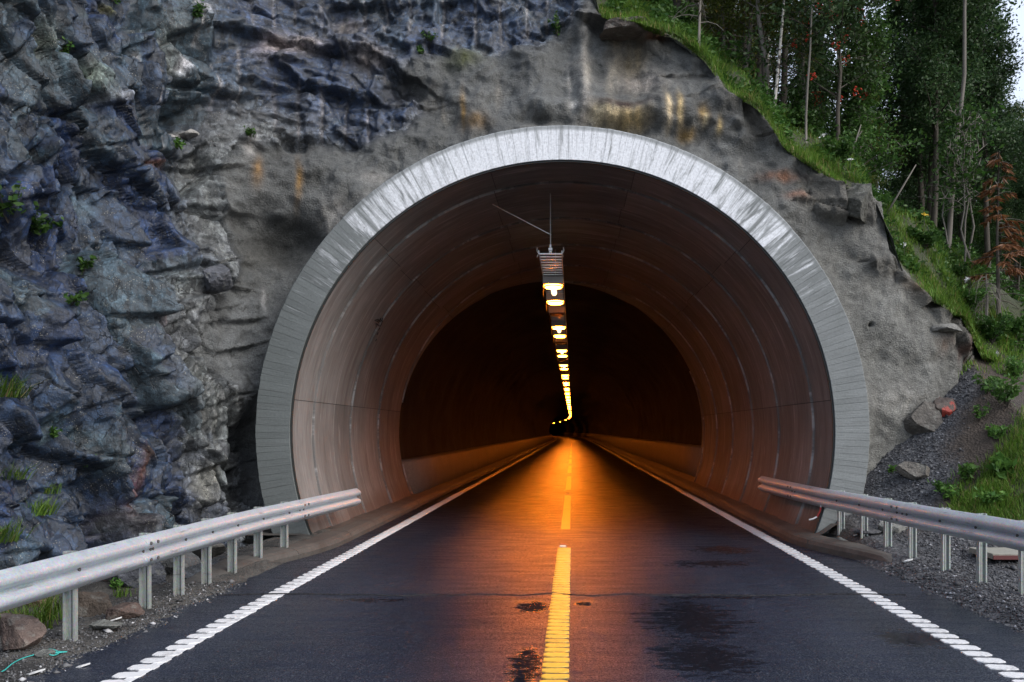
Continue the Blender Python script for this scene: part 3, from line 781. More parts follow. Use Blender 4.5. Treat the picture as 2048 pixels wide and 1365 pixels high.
# upper band: blasted face, flatter, blocky, with thin bedding
band = sstep(395, 430, PX) * sstep(300, 270, PY)
B1 = lev(.62, .55, .24, .34, .16, 160, .05, .04, -.30)
B2 = lev(.42, .22, .12, .34, .26, 170, .03, .05, -.38)
B3 = lev(.17, .10, .045, .34, .3, 180, .0, .06, -.2)
bandd = .10 * fbm(Sg * .6, Zg * .6, 190, 3) + B1 + B2 + B3 + fine * .7
rockd = rockd * (1 - band) + bandd * band
# --- sprayed surface: soft, bulging, remembers the rock below
soft = .36 * fbm(Sg * .6, Zg * .6, 100, 2) +   .32 * fbm(Sg * 1.5, Zg * 1.5, 101, 3) + .10 * fbm(Sg * 3.4, Zg * 3.4, 104, 2) + .025 * fbm(Sg * 5, Zg * 5, 102, 3)
softd = soft * .8 + .010 * fbm(Sg * 16, Zg * 16, 103, 2)
right = sstep(1500, 1700, PX)
softd = softd * (1 - .45 * right)
keep_rel = np.clip(.16 * sstep(-160, -10, sd), 0, .16) + .75 * sstep(560, 440, PX) * sstep(-90, 0, sd) * sstep(560, 640, PY)
d = rockd * (1 - shot) + (softd + rockd * keep_rel) * shot
d = d * (1 - outcrop * .8) + outcrop * .8 * (.10 + .85 * (L2 + L3 + L4))
# --- named features read off the face (position in the photo's pixels, metres proud)
for (fx, fy, rx_, ry_, am) in (
        (640, 400, 90, 60, .22), (590, 480, 75, 55, -.40), (655, 450, 40, 60, .16), (540, 540, 60, 120, -.16), (450, 330, 60, 60, .12),
        (1235, 225, 60, 24, .30), (1320, 215, 28, 30, .20), (1370, 225, 26, 26, .18), (1410, 240, 40, 24, .12), (1280, 265, 70, 22, -.22), (1390, 275, 45, 20, -.22),
        (1085, 215, 60, 22, .30), (1090, 248, 55, 10, -.20), (960, 235, 60, 30, .16), (900, 260, 40, 30, -.14), (1270, 120, 70, 45, -.22), (1340, 150, 60, 30, .16), (1440, 200, 40, 26, .18),
        (1165, 110, 14, 110, .10), (1195, 130, 16, 90, -.10), (1130, 150, 20, 70, -.10), (1060, 150, 40, 60, .10), (800, 190, 60, 50, -.34), (730, 210, 90, 30, .10),
        (1800, 800, 70, 50, .14), (1770, 860, 60, 40, -.05), (1680, 590, 40, 120, -.08), (1780, 640, 80, 60, .06), (1870, 690, 60, 30, .10), (1470, 245, 16, 10, .16), (1475, 262, 14, 8, -.14),
        (350, 220, 42, 42, -.55), (60, 500, 60, 60, -.35), (140, 520, 60, 50, -.30), (330, 250, 25, 12, -.25), (420, 545, 50, 26, .28), (405, 585, 40, 18, -.18),
        (230, 800, 36, 60, -.22), (110, 900, 60, 60, -.25), (480, 960, 30, 90, -.75), (500, 880, 20, 60, -.4), (60, 1010, 70, 60, -.2), (150, 780, 90, 70, .16), (300, 900, 70, 90, .14), (400, 830, 50, 110, .18), (60, 640, 50, 60, .16)):
    d = d + am * np.exp(-(((PX - fx) / rx_) ** 2 + ((PY - fy) / ry_) ** 2))
LEDGES = [([(430, 62), (520, 85), (640, 108), (760, 118), (812, 150)], .24, 60), ([(520, 170), (640, 185), (720, 200), (830, 205)], .14, 40), ([(1190, 48), (1240, 62), (1305, 70)], .40, 34),
          ([(300, 328), (440, 330)], .26, 46), ([(320, 186), (400, 202)], .22, 40), ([(370, 566), (460, 578)], .26, 40), ([(170, 800), (230, 760), (290, 690)], .26, 60), ([(60, 590), (120, 600)], .18, 40),
          ([(110, 980), (170, 960)], .22, 50), ([(390, 412), (470, 425)], .20, 40), ([(200, 290), (260, 280)], .2, 40), ([(240, 380), (330, 420)], .18, 50), ([(30, 400), (130, 380)], .2, 60), ([(0, 200), (90, 240)], .2, 70),
          ([(420, 645), (500, 640)], .16, 30), ([(440, 700), (505, 690)], .16, 30), ([(360, 820), (420, 805)], .18, 40), ([(370, 950), (440, 920)], .2, 50), ([(180, 1040), (300, 1000), (360, 1010)], .2, 60),
          ([(1590, 405), (1660, 400), (1700, 425)], .07, 14), ([(1640, 368), (1700, 372)], .06, 10), ([(1780, 540), (1830, 585), (1900, 640)], .05, 12), ([(1490, 215), (1520, 250), (1555, 285)], .16, 18), ([(1345, 155), (1400, 150)], .12, 20), ([(1380, 195), (1420, 180)], .10, 12)]
for line, am, ext in LEDGES:
    ds, sg = line_sd(PX + wpx * .6, PY + wpy * .6, line)
    if max(q_[0] for q_ in line) < 480: am = am * .5
    up = sstep(-7, 5, ds * sg + wpx * .25)
    d = d + am * np.exp(-ds / ext) * up - am * .35 * np.exp(-ds / (ext * .4)) * (1 - up)
# drill holes of the blasting: half pipes left in the rock
HOLES = [(500, -5, 70), (545, -5, 72), (592, -5, 62), (646, -5, 72), (732, -5, 70), (772, -5, 75), (822, -5, 80), (886, -5, 82), (952, -5, 92), (1002, -5, 82), (1054, -5, 70), (1094, -5, 60), (1146, -5, 66),
         (424, 130, 225), (474, 100, 210), (549, 170, 265), (597, 168, 275), (644, 186, 285), (690, 200, 280), (735, 215, 290), (690, 95, 140), (735, 105, 150), (770, 118, 160), (250, 110, 215), (297, 230, 310), (350, 0, 100), (380, -10, 60)]
hole = np.zeros(Sg.shape)
for hx_, h0, h1 in HOLES:
    lx_ = hx_ + (4 * np.sin(PY * .05 + hx_)) * .3 + (0 if hx_ > 400 else (PY - h0) * .3)
    m_ = np.exp(-((PX - lx_) / 2.6) ** 2) * sstep(h0 - 6, h0 + 6, PY) * sstep(h1 + 8, h1 - 8, PY)
    hole = np.maximum(hole, m_)
d = d - .045 * hole * (1 - shot * .6)
# cable pipe hole in the sprayed face
d = d - .25 * np.exp(-(((PX - 1738) / 3.2) ** 2 + ((PY - 651) / 3.2) ** 2))
# --- meeting the portal ring
rr = np.hypot(B[..., 0] - XC, B[..., 2] - ZC)
near = np.exp(-np.maximum(rr - 4.9, 0) / .22) * face
lowl = sstep(-4.2, -4.7, B[..., 0]) * sstep(2.8, 2.0, Zg)
pull = near * (1 - lowl)
Yc = B[..., 1] + NY * d
fwd_limit = 13.33
P3 = np.stack([B[..., 0] + NX * d, Yc, Zg + .10 * d * (1 - shot)], -1)
tgt = 13.62 + .10 * fbm(Sg * 1.3, Zg * 1.3, 110, 3)
P3[..., 1] = P3[..., 1] * (1 - .85 * pull) + tgt * .85 * pull
P3[..., 1] = P3[..., 1] + lowl * near * .7
nearr = (rr < 5.5) & (face > .5)
P3[..., 1] = np.where(nearr, np.maximum(P3[..., 1], fwd_limit), P3[..., 1])
# --- top edge: fold back into the hillside
RIM = [(-3000, -400), (1179, -400), (1186, 4), (1196, 30), (1240, 44), (1310, 60), (1335, 68), (1355, 88), (1406, 122), (1432, 142), (1450, 176), (1483, 198), (1514, 211), (1532, 236), (1558, 276), (1575, 308), (1626, 338), (1652, 350), (1692, 368), (1740, 392), (1764, 405), (1778, 500), (1831, 566), (1894, 622), (1938, 646), (1948, 690), (1952, 760), (1960, 900), (4000, 900)]
vx_ = VX + F * P3[..., 0] / np.maximum(P3[..., 1], .5)
rimy = np.interp(vx_, [q_[0] for q_ in RIM], [q_[1] for q_ in RIM])
ze = HC - (rimy - VY) * P3[..., 1] / F + .07 * fbm(Sg * 2.6, Sg * 0, 120, 3) + .05 * fbm(Sg * 9, Sg * 0, 121, 2)
over = np.maximum(P3[..., 2] - ze, 0)
P3[..., 2] = np.minimum(P3[..., 2], ze) + over * .10
P3[..., 0] -= NX * over * .7; P3[..., 1] -= NY * over * .7
# --- colour zones
def mixc(c, m_, col): return c * (1 - m_[..., None]) + np.array(col) * m_[..., None]
ROCK = np.zeros(Sg.shape + (3,)) + np.array([.040, .053, .076])
cell, g1, g2, _, _, _ = facets(U, W, .90, 1.70, 60); cell2, h1_, h2_, _, _, _ = facets(U * math.cos(.18) + W * math.sin(.18), -U * math.sin(.18) + W * math.cos(.18), .40, .74, 70)
zone = .5 * cell + .5 * cell2 + .5 * fbm(Sg * .7, Zg * .7, 130, 3)
ROCK = mixc(ROCK, sstep(.58, .80, zone) * .75, (.088, .100, .090))
ROCK = mixc(ROCK, sstep(.48, .22, zone) * .9, (.018, .038, .086))
ROCK = mixc(ROCK, sstep(.25, .5, fbm(Sg * 1.1, Zg * 1.1, 131, 4)) * .5, (.075, .060, .050))
ROCK = mixc(ROCK, sstep(.30, .5, fbm(Sg * 2.1, Zg * 1.3, 132, 4)) * .6, (.165, .18, .165))
ROCK = mixc(ROCK, sstep(.34, .55, fbm(Sg * 1.6 + 4, Zg * 1.6, 133, 4)) * .5, (.038, .052, .022))
ROCK = mixc(ROCK, band * .6, (.070, .073, .092))
ROCK = ROCK * np.array([.40, .58, .78])
ROCK = mixc(ROCK, dust * .85 * sstep(700, 500, PX), (.125, .130, .122))
SHOTC = np.zeros(Sg.shape + (3,)) + np.array([.150, .155, .150])
SHOTC = mixc(SHOTC, sstep(.0, .5, fbm(Sg * .5, Zg * .5, 140, 4)), (.100, .101, .094))
SHOTC = mixc(SHOTC, sstep(.1, .5, fbm(Sg * .8 + 3, Zg * .8, 141, 4)) * .6, (.21, .203, .185))
SHOTC = mixc(SHOTC, right * .7, (.205, .203, .182))
SHOTC = mixc(SHOTC, sstep(560, 470, PX) * sstep(560, 640, PY) * .8, (.20, .21, .21))
TINT = ROCK * (1 - shot[..., None]) + SHOTC * shot[..., None]
TINT = mixc(TINT, outcrop * .75, (.125, .118, .10))
def stain(cx_, cy_, rx_, ry_, col, am=.8, grain=1., seed=0):
    global TINT
    n = .5 + grain * fbm(Sg * 6, Zg * 2.2, 150 + seed, 4)
    m_ = np.exp(-(((PX + wpx * .5 - cx_) / rx_) ** 2 + ((PY + wpy * .5 - cy_) / ry_) ** 2)) * am * np.clip(n + .4, 0, 1.3)
    TINT = mixc(TINT, np.clip(m_, 0, .95), col)
for st_ in ((1215, 236, 32, 17, (.95, .76, .45)), (1262, 242, 28, 19, (.90, .66, .32)), (1240, 215, 60, 9, (.06, .032, .025)), (1333, 228, 7, 26, (1., .80, .50)), (1357, 228, 6, 26, (.95, .70, .34)), (1405, 230, 9, 16, (.42, .27, .09)),
            (1372, 268, 14, 12, (.40, .26, .09)), (1436, 255, 6, 16, (.52, .38, .16)), (1407, 240, 4, 12, (.6, .5, .3)), (1235, 90, 10, 45, (.40, .34, .25)), (1222, 150, 8, 50, (.40, .36, .29)), (1268, 120, 24, 45, (.30, .24, .15)), (1280, 165, 36, 20, (.40, .36, .32)),
            (1170, 90, 7, 55, (.40, .37, .32)), (1176, 150, 8, 40, (.40, .37, .32)), (1170, 215, 7, 40, (.38, .35, .31)), (1145, 215, 9, 6, (.6, .58, .54)), (1136, 160, 4, 40, (.42, .40, .36)), (998, 190, 6, 26, (.36, .33, .28)), (925, 220, 5, 30, (.36, .22, .07)), (885, 215, 5, 22, (.38, .34, .27)),
            (950, 245, 30, 20, (.20, .13, .06)), (598, 370, 7, 40, (.38, .22, .07)), (515, 345, 10, 26, (.34, .20, .08)), (497, 300, 14, 20, (.50, .48, .45)), (530, 600, 5, 20, (.55, .54, .52)), (1560, 355, 34, 10, (.30, .15, .09)), (1590, 395, 20, 8, (.28, .15, .10)),
            (252, 930, 9, 60, (.085, .028, .012)), (235, 1010, 12, 50, (.085, .028, .012)), (280, 630, 14, 36, (.14, .095, .085)), (390, 860, 40, 90, (.135, .14, .13)), (400, 980, 30, 60, (.15, .15, .13)), (330, 120, 22, 60, (.125, .14, .125)), (395, 20, 18, 22, (.34, .33, .33)), (355, 135, 10, 16, (.42, .41, .42)), (215, 195, 18, 10, (.40, .41, .43)), (370, 265, 22, 9, (.42, .41, .39)),
            (170, 150, 30, 26, (.15, .19, .16)), (75, 80, 24, 34, (.13, .16, .12)), (300, 330, 24, 6, (.26, .12, .07)), (930, 120, 34, 20, (.09, .10, .04)), (225, 15, 20, 12, (.10, .10, .025)), (610, 100, 44, 16, (.24, .20, .18)), (740, 120, 34, 14, (.25, .21, .19)), (550, 105, 40, 20, (.22, .18, .17)),
            (700, 60, 40, 30, (.06, .05, .045)), (800, 175, 30, 30, (.05, .045, .04)), (1310, 75, 20, 8, (.24, .12, .06)), (1230, 40, 30, 10, (.09, .05, .035)), (1900, 600, 10, 30, (.14, .085, .045)), (1830, 570, 24, 16, (.15, .095, .05)), (1920, 690, 8, 30, (.13, .06, .04)), (1880, 690, 14, 20, (.16, .11, .08)), (1800, 800, 50, 30, (.34, .33, .30)),
            (670, 440, 26, 30, (.32, .31, .29)), (760, 360, 40, 14, (.28, .27, .25))):
    stain(st_[0], st_[1], st_[2], st_[3], st_[4], .95, 1., st_[0] % 13)
TINT = mixc(TINT, hole * .5 * (1 - shot), (.30, .27, .25))
# --- two surfaces out of one grid: bare rock, sprayed concrete
ny_, nx_ = Sg.shape
idx = np.arange(nx_ * ny_).reshape(ny_, nx_)
Q = np.stack([idx[:-1, :-1], idx[:-1, 1:], idx[1:, 1:], idx[1:, :-1]], -1).reshape(-1, 4)
cutm = ((rr < 4.74) & (face > .55) & (B[..., 1] > 13.2)).ravel()
overr = (over > .6).ravel()
Q = Q[~(cutm[Q].any(1) | overr[Q].all(1))]
sh_q = shot.ravel()[Q].mean(1) > .5
PV = P3.reshape(-1, 3); TV = TINT.reshape(-1, 3)
def sub(name, q, mat):
    u, inv = np.unique(q, return_inverse=True)
    return tag(obj(name, mesh_np(name, PV[u], inv.reshape(-1, 4), mat, True, {"tint": TV[u]})), kind="structure")
sub("rock_cliff", Q[~sh_q], M['rock'])
sub("sprayed_concrete", Q[sh_q], M['shot'])
pvx = VX + F * PV[:, 0] / np.maximum(PV[:, 1], .5); pvy = VY - F * (PV[:, 2] - HC) / np.maximum(PV[:, 1], .5)
used = np.zeros(len(PV), bool); used[Q.ravel()] = True
def on_cliff(px, py):
    dd = np.hypot(pvx - px, pvy - py) + (~used) * 1e6 + (PV[:, 1] < 5) * 1e6
    c_ = np.argsort(dd)[:12]; i = c_[np.argmin(PV[c_, 1])]
    return PV[i].copy()
def on_land(px, py, fn, y0=5., y1=60.):
    Y = np.arange(y0, y1, .03); X = (px - VX) * Y / F; Z = HC - (py - VY) * Y / F
    h_ = fn(X, Y); i = np.argmax(Z < h_)
    if not (Z < h_).any(): i = len(Y) - 1
    return np.array([X[i], Y[i], h_[i]])
def on_hill(px, py): 
    Y = np.arange(14.5, 70, .03); X = (px - VX) * Y / F; Z = HC - (py - VY) * Y / F
    h_ = hill_z(X, Y); m_ = (Z < h_) & (Y > yedge(X) - .1)
    i = np.argmax(m_) if m_.any() else len(Y) - 1
    return np.array([X[i], Y[i], h_[i]])

# ------------------------------------------------------------------ hillside, starting at the cliff's rim
jc = np.where(sv > sB + 2.0)[0]; RXY = []
for j in jc[::4]:
    i = np.where((over[:, j] > 0) & (over[:, j] < .25))[0]
    if len(i): RXY.append(P3[i[0], j])
RXY = np.array([q_ for q_ in RXY if .35 < q_[0] < 7.1]); RXY = RXY[np.argsort(RXY[:, 0])]
ker = np.ones(5) / 5
rz_ = np.convolve(np.pad(RXY[:, 2], 2, 'edge'), ker, 'valid'); ry_s = np.convolve(np.pad(RXY[:, 1], 6, 'edge'), np.ones(13) / 13, 'valid')
k_ = RXY[:, 2] > 2.9
RX_ = np.r_[-14, -1, .15, RXY[k_, 0], 7.6, 8.4, 9.5, 12, 20, 70]
RY_ = np.r_[18, 17.5, RXY[0, 1] + .2, ry_s[k_], 15.4, 15.5, 15.5, 15.5, 15.5, 15.5]
RZ_ = np.r_[15, 13.5, 12.0, rz_[k_] - .03, 3.15, 2.95, 2.7, 2.3, 1.8, 1.0]
print("rim", np.round(np.c_[RX_, RY_, RZ_][::8], 2).tolist())
def zedge(X): return np.interp(X, RX_, RZ_)
def yedge(X): return np.interp(X, RX_, RY_)
hx = np.concatenate([np.arange(-14, -1, .6), np.arange(-1, 11, .10), np.arange(11, 70, 1.4)])
def hill_pts(name):
    ts = np.concatenate([np.arange(0, 3, .08), np.arange(3, 12, .4), np.arange(12, 90, 3)])
    Xg, Tg = np.meshgrid(hx, ts); Yg = yedge(Xg) + Tg
    Zg = hill_z(Xg, Yg)
    nx, ny = len(hx), len(ts); idx = np.arange(nx * ny).reshape(ny, nx)
    q = np.stack([idx[:-1, :-1], idx[:-1, 1:], idx[1:, 1:], idx[1:, :-1]], -1).reshape(-1, 4)
    return tag(obj(name, mesh_np(name, np.stack([Xg, Yg, Zg], -1).reshape(-1, 3), q, M['floor'], True)), kind="structure")
hill_pts("hillside")


# ------------------------------------------------------------------ portal: ring of board-marked concrete, panelled lining
TH0, TH1 = math.radians(-29), math.radians(209)
def pol(th, r, y): return (XC + r * math.cos(th), y, ZC + r * math.sin(th))
portal = tag(empty("tunnel_portal", (XC, YP, 0)), "round grey concrete tunnel mouth with a pale streaked ring set into the cliff", "tunnel portal")
def pset(o):
    o.location = (-XC, -YP, 0); return o
m = MB(); n = 96
for i in range(n):
    a0 = TH0 + (TH1 - TH0) * i / n; a1 = TH0 + (TH1 - TH0) * (i + 1) / n
    m.add([pol(a0, 4.40, YP + .02), pol(a1, 4.40, YP + .02), pol(a1, 4.895, YP + .02), pol(a0, 4.895, YP + .02), pol(a0, 4.895, 17), pol(a1, 4.895, 17), pol(a0, 4.40, 17), pol(a1, 4.40, 17)],
          [(0, 1, 2, 3), (3, 2, 5, 4), (0, 6, 7, 1)])
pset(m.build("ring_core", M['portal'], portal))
nb_ = 172
ED = [TH0 + (TH1 - TH0) * (i + random.uniform(-.16, .16)) / nb_ for i in range(nb_ + 1)]
for i in range(nb_):
    a0 = ED[i] + .00008; a1 = ED[i + 1] - .00008
    yy = YP + random.uniform(0, .003); ri, ro = 4.352, 4.90 + random.uniform(-.004, .004)
    bv = .004
    V = [pol(a0 + .0004, ri + bv, yy), pol(a1 - .0004, ri + bv, yy), pol(a1 - .0004, ro - .012, yy), pol(a0 + .0004, ro - .012, yy),
         pol(a0, ri, yy + .0025), pol(a1, ri, yy + .0025), pol(a1, ro, yy + .012), pol(a0, ro, yy + .012), pol(a0, ri, YP + .03), pol(a1, ri, YP + .03), pol(a1, ro, YP + .3), pol(a0, ro, YP + .3)]
    m = MB(); m.add(V, [(0, 1, 2, 3), (0, 4, 5, 1), (1, 5, 6, 2), (2, 6, 7, 3), (3, 7, 4, 0), (4, 8, 9, 5), (6, 10, 11, 7), (5, 9, 10, 6), (7, 11, 8, 4)])
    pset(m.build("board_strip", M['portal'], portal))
m = MB()
for i in range(n):
    a0 = TH0 + (TH1 - TH0) * i / n; a1 = TH0 + (TH1 - TH0) * (i + 1) / n
    m.add([pol(a0, 4.325, YP + .03), pol(a1, 4.325, YP + .03), pol(a1, 4.41, YP + .04), pol(a0, 4.41, YP + .04), pol(a0, 4.325, YP + .075), pol(a1, 4.325, YP + .075)], [(0, 1, 2, 3), (0, 4, 5, 1)])
pset(m.build("joint_seal", M['rubber'], portal))
def yend(th): x = XC + 4.35 * math.cos(th); return 21.8 + (x + 4.2) / 8.3 * 4.9
# backing shell (closed joints read dark)
m = MB(); n = 72
for i in range(n):
    a0 = TH0 + (TH1 - TH0) * i / n; a1 = TH0 + (TH1 - TH0) * (i + 1) / n
    e0, e1 = yend(a0), yend(a1)
    m.add([pol(a0, 4.385, YP + .05), pol(a1, 4.385, YP + .05), pol(a1, 4.385, e1 - .03), pol(a0, 4.385, e0 - .03), pol(a0, 5.4, e0 - .03), pol(a1, 5.4, e1 - .03)], [(0, 3, 2, 1), (3, 4, 5, 2)])
pset(m.build("lining_shell", M['joint'], portal))
RING_Y = [YP + .085, 14.42, 15.62, 16.82, 18.02, 19.22, 20.42, 21.62, 22.82, 24.02, 25.22, 26.42, 27.7]
for k in range(len(RING_Y) - 1):
    y0, y1 = RING_Y[k] + .016, RING_Y[k + 1] - .016
    off = (k * .37) % 1 * .18
    cuts = [TH0, .12, .80 + off * .15, 1.30 + off * .15, 1.84 + off * .15, 2.34 + off * .15, 3.02, TH1]
    ro_ = (-1) ** k * random.uniform(.008, .016)
    for j in range(len(cuts) - 1):
        a0, a1 = cuts[j] + .0011, cuts[j + 1] - .0011
        r_in = R0 + ro_; ns = 12; V = []; fs = []
        okp = True
        for i in range(ns + 1):
            th = a0 + (a1 - a0) * i / ns; e = yend(th)
            ya, yb = y0, min(y1, e)
            if yb - ya < .02: yb = ya + .0
            fl_ = min(.006, max(0, (yb - ya) / 3))
            V += [pol(th, r_in + .045, ya), pol(th, r_in + .003, ya), pol(th, r_in, ya + fl_), pol(th, r_in, yb - fl_), pol(th, r_in + .003, yb), pol(th, r_in + .045, yb)]
        for i in range(ns):
            e = max(yend(a0 + (a1 - a0) * i / ns), yend(a0 + (a1 - a0) * (i + 1) / ns))
            if e - y0 < .05: continue
            for c_ in range(5): fs.append((i * 6 + c_, i * 6 + c_ + 1, (i + 1) * 6 + c_ + 1, (i + 1) * 6 + c_))
        if not fs: continue
        fs.append(tuple(range(6))); fs.append(tuple(range(ns * 6, ns * 6 + 6))[::-1])
        m = MB(); m.add(V, fs); o = m.build("lining_panel", M['lining'], portal); pset(o)
        o.data.shade_smooth(); o.data.set_sharp_from_angle(angle=math.radians(20))
# sprayed scribble on the left lining
def on_lining(px, py):
    dxp = (px - VX) / F; dzp = -(py - VY) / F
    A = dxp ** 2 + dzp ** 2; Bq = 2 * (dxp * (0 - XC) + dzp * (HC - ZC)); Cq = XC ** 2 + (HC - ZC) ** 2 - (R0 - .016) ** 2
    Y = (-Bq + math.sqrt(Bq * Bq - 4 * A * Cq)) / (2 * A); return (dxp * Y, Y, HC + dzp * Y)
for st_ in ([(750, 641), (757, 639)], [(754, 643), (760, 641), (762, 637)], [(757, 645), (763, 642), (766, 636)], [(752, 648), (760, 653), (763, 648), (765, 642)], [(759, 656), (757, 661)], [(756, 665), (754, 670)], [(753, 678), (751, 683)]):
    m = MB(); m.tube([on_lining(*q) for q in st_], .010, 5); pset(m.build("scribble_stroke", M['mark'], portal))

# ------------------------------------------------------------------ the bored tunnel behind
ysr = np.concatenate([np.arange(21.2, 60, .5), np.arange(60, 135, 3), np.arange(135, 420, 6)])
th = np.linspace(TH0 - .1, TH1 + .1, 70)
Tg, Yg = np.meshgrid(th, ysr)
rw = 4.82 + .16 * fbm(Tg * 4, Yg * .45, 200, 4) + .15 * fbm(Tg * 2.0 + Yg * .9, Yg * 1.4, 201, 3)
rw = np.where(np.abs(np.cos(Tg)) > .8, np.maximum(rw, 4.72), rw)
V = np.stack([XC + bend(Yg) + rw * np.cos(Tg), Yg, ZC + rw * np.sin(Tg)], -1)
idx = np.arange(Tg.size).reshape(Tg.shape)
q = np.stack([idx[:-1, :-1], idx[1:, :-1], idx[1:, 1:], idx[:-1, 1:]], -1).reshape(-1, 4)
tag(obj("tunnel_wall", mesh_np("tunnel_wall", V.reshape(-1, 3), [q, idx[-1][None, :]], M['tunrock'], True)), kind="structure")
ysb = np.concatenate([np.arange(0, 12, 2.)]); 
def ysb(y0): return np.concatenate([np.arange(y0, 135, 4.), np.arange(135, 405, 5.)])
b1 = sweep("tunnel_barrier", [(-4.13, .10), (-4.17, .34), (-4.155, .36), (-4.22, .97), (-4.25, 1.0), (-4.75, 1.02), (-4.8, .1)], ysb(21.9), M['barrier_concrete'], close=True)
tag(b1, "low concrete barrier wall along the inner tunnel wall beside the left footway", "barrier wall", "barriers in the tunnel")
b2 = sweep("tunnel_barrier", [(4.05, .28), (4.08, .55), (4.065, .57), (4.12, 1.24), (4.15, 1.27), (4.75, 1.29), (4.8, .28)], ysb(26.5), M['barrier_concrete'], close=True)
tag(b2, "low concrete barrier wall deep behind the right guardrail end", "barrier wall", "barriers in the tunnel")

# ------------------------------------------------------------------ cable ladder and lamps
LX = -.40
lad = tag(empty("cable_ladder", (LX, 15, 5.0)), "long steel cable ladder hung under the tunnel roof above the lamps", "cable ladder")
rm = MB(); rm.box((0, 0, 0), (.40, .045, .022)); rung_o = None
for k in range(60):
    if rung_o is None: rung_o = rm.build("rung", M['tray_steel'], lad); rung_o.location = (0, .06, .015); continue
    o = rung_o.copy(); link(o, lad); y = 15 + .06 + .25 * k; o.location = (float(bend(y)), y - 15, .015)
rest = MB()
for y in np.arange(30.1, 330, 1.0): rest.box((float(bend(y)), y - 15, .015), (.40, .045, .022))
tag(rest.build("rung_row", M['tray_steel'], lad), kind="stuff")
for sx in (-.21, .21):
    r_ = MB(); yy = list(np.arange(0, 120, 6.)) + list(np.arange(120, 318, 6.))
    for a_, b_ in zip(yy[:-1], yy[1:]):
        xa, xb = sx + float(bend(a_ + 15)), sx + float(bend(b_ + 15))
        r_.add([(xa - .008, a_, 0), (xa + .008, a_, 0), (xa + .008, a_, .07), (xa - .008, a_, .07), (xb - .008, b_, 0), (xb + .008, b_, 0), (xb + .008, b_, .07), (xb - .008, b_, .07)],
               [(0, 1, 5, 4), (1, 2, 6, 5), (2, 3, 7, 6), (3, 0, 4, 7)] + ([(0, 3, 2, 1)] if a_ == 0 else []))
    r_.build("side_rail", M['tray_steel'], lad)
# end brackets of the ladder
for sx in (-1, 1):
    m = MB(); m.tube([(sx * .225, -.02, .02), (sx * .245, -.02, .06), (sx * .235, -.02, .12)], .008, 6)
    m.tube([(sx * .225, -.02, -.01), (sx * .24, -.02, -.06)], .006, 6); m.build("end_hook", M['tray_steel'], lad)
for i, y in enumerate(np.arange(15.05, 132, 4.6)):
    m = MB(); top = 6.12 if y < 22 else 6.5
    m.cyl((.0, y - 15, .07), (.0, y - 15, top - 5.0), .011, 6); m.build("hanger_rod", M['tray_steel'], lad)
    m = MB(); m.box((0, y - 15, .10), (.07, .05, .045)); m.box((0, y - 15, .05), (.05, .05, .03)); m.box((0, y - 15 - .01, .155), (.03, .03, .05)); m.build("clamp", M['tray_steel'], lad)
    if i: continue
    m = MB(); xa = -1.05; m.cyl((0.015, y - 15, .36), (xa, y - 15, math.sqrt((4.33 if y < 22 else 4.7) ** 2 - (LX + xa - XC) ** 2) + ZC - 5.0), .009, 6); m.build("brace_rod", M['tray_steel'], lad)
LAMP_Y = 17.0; n_l = 0
def lamp_mesh():
    hm = MB(); hm.box((0, .25, .10), (.42, .52, .16)); return hm
ho = lamp_mesh().build("housing", M['housing'], None, bevel=.012)
def oval():
    o_ = MB(); n_ = 20; pr = [(math.cos(2 * math.pi * i / n_), math.sin(2 * math.pi * i / n_)) for i in range(n_)]
    o_.prism(pr, 0, 1, lambda p_, t_: (p_[0] * (.192 if t_ else .165), .25 + p_[1] * (.235 if t_ else .20), .02 if t_ else -.018)); return o_
go = oval().build("glass", M['lit'], None)
rmm = MB(); n_ = 20; prr = [(math.cos(2 * math.pi * i / n_), math.sin(2 * math.pi * i / n_)) for i in range(n_)]
for i in range(n_):
    a_, b_ = prr[i], prr[(i + 1) % n_]; rmm.add([(a_[0] * .170, .25 + a_[1] * .205, -.013), (b_[0] * .170, .25 + b_[1] * .205, -.013), (b_[0] * .200, .25 + b_[1] * .243, -.004), (a_[0] * .200, .25 + a_[1] * .243, -.004), (a_[0] * .200, .25 + a_[1] * .243, .010), (b_[0] * .200, .25 + b_[1] * .243, .010)], [(0, 1, 2, 3), (3, 2, 5, 4)])
rmo = rmm.build('bloom_rim', M['rimbloom'], None)  # added glowing ring, stands in for the orange bloom around the glass
gdo = oval().build("glass", M['unlit'], None)
tb = MB(); tb.cyl((0, .54, .02), (0, 1.15, .02), .06, 12); to = tb.build("tube_bulb", M['tube'], None, smooth=False)
fr = MB()
fr.box((-.206, .25, -.09), (.008, .50, .22))
fo = fr.build("added_side_shield", M['addedshield'], None)  # plates added on both sides of the lens to cut sideways light
bkm = MB(); bkm.box((0, .30, .19), (.05, .30, .03)); bko = bkm.build("bracket", M['tray_steel'], None)
fr = MB(); fr.box((.206, .25, -.09), (.008, .50, .22)); fo2 = fr.build("added_side_shield", M['addedshield'], None)
protos = (ho, rmo, go, gdo, to, fo, fo2, bko)
ordn = ["nearest", "second", "third", "fourth", "fifth", "sixth", "seventh", "eighth", "ninth", "tenth", "eleventh", "twelfth"]
lit_i = dark_i = 0
period = 6.9
k = 0
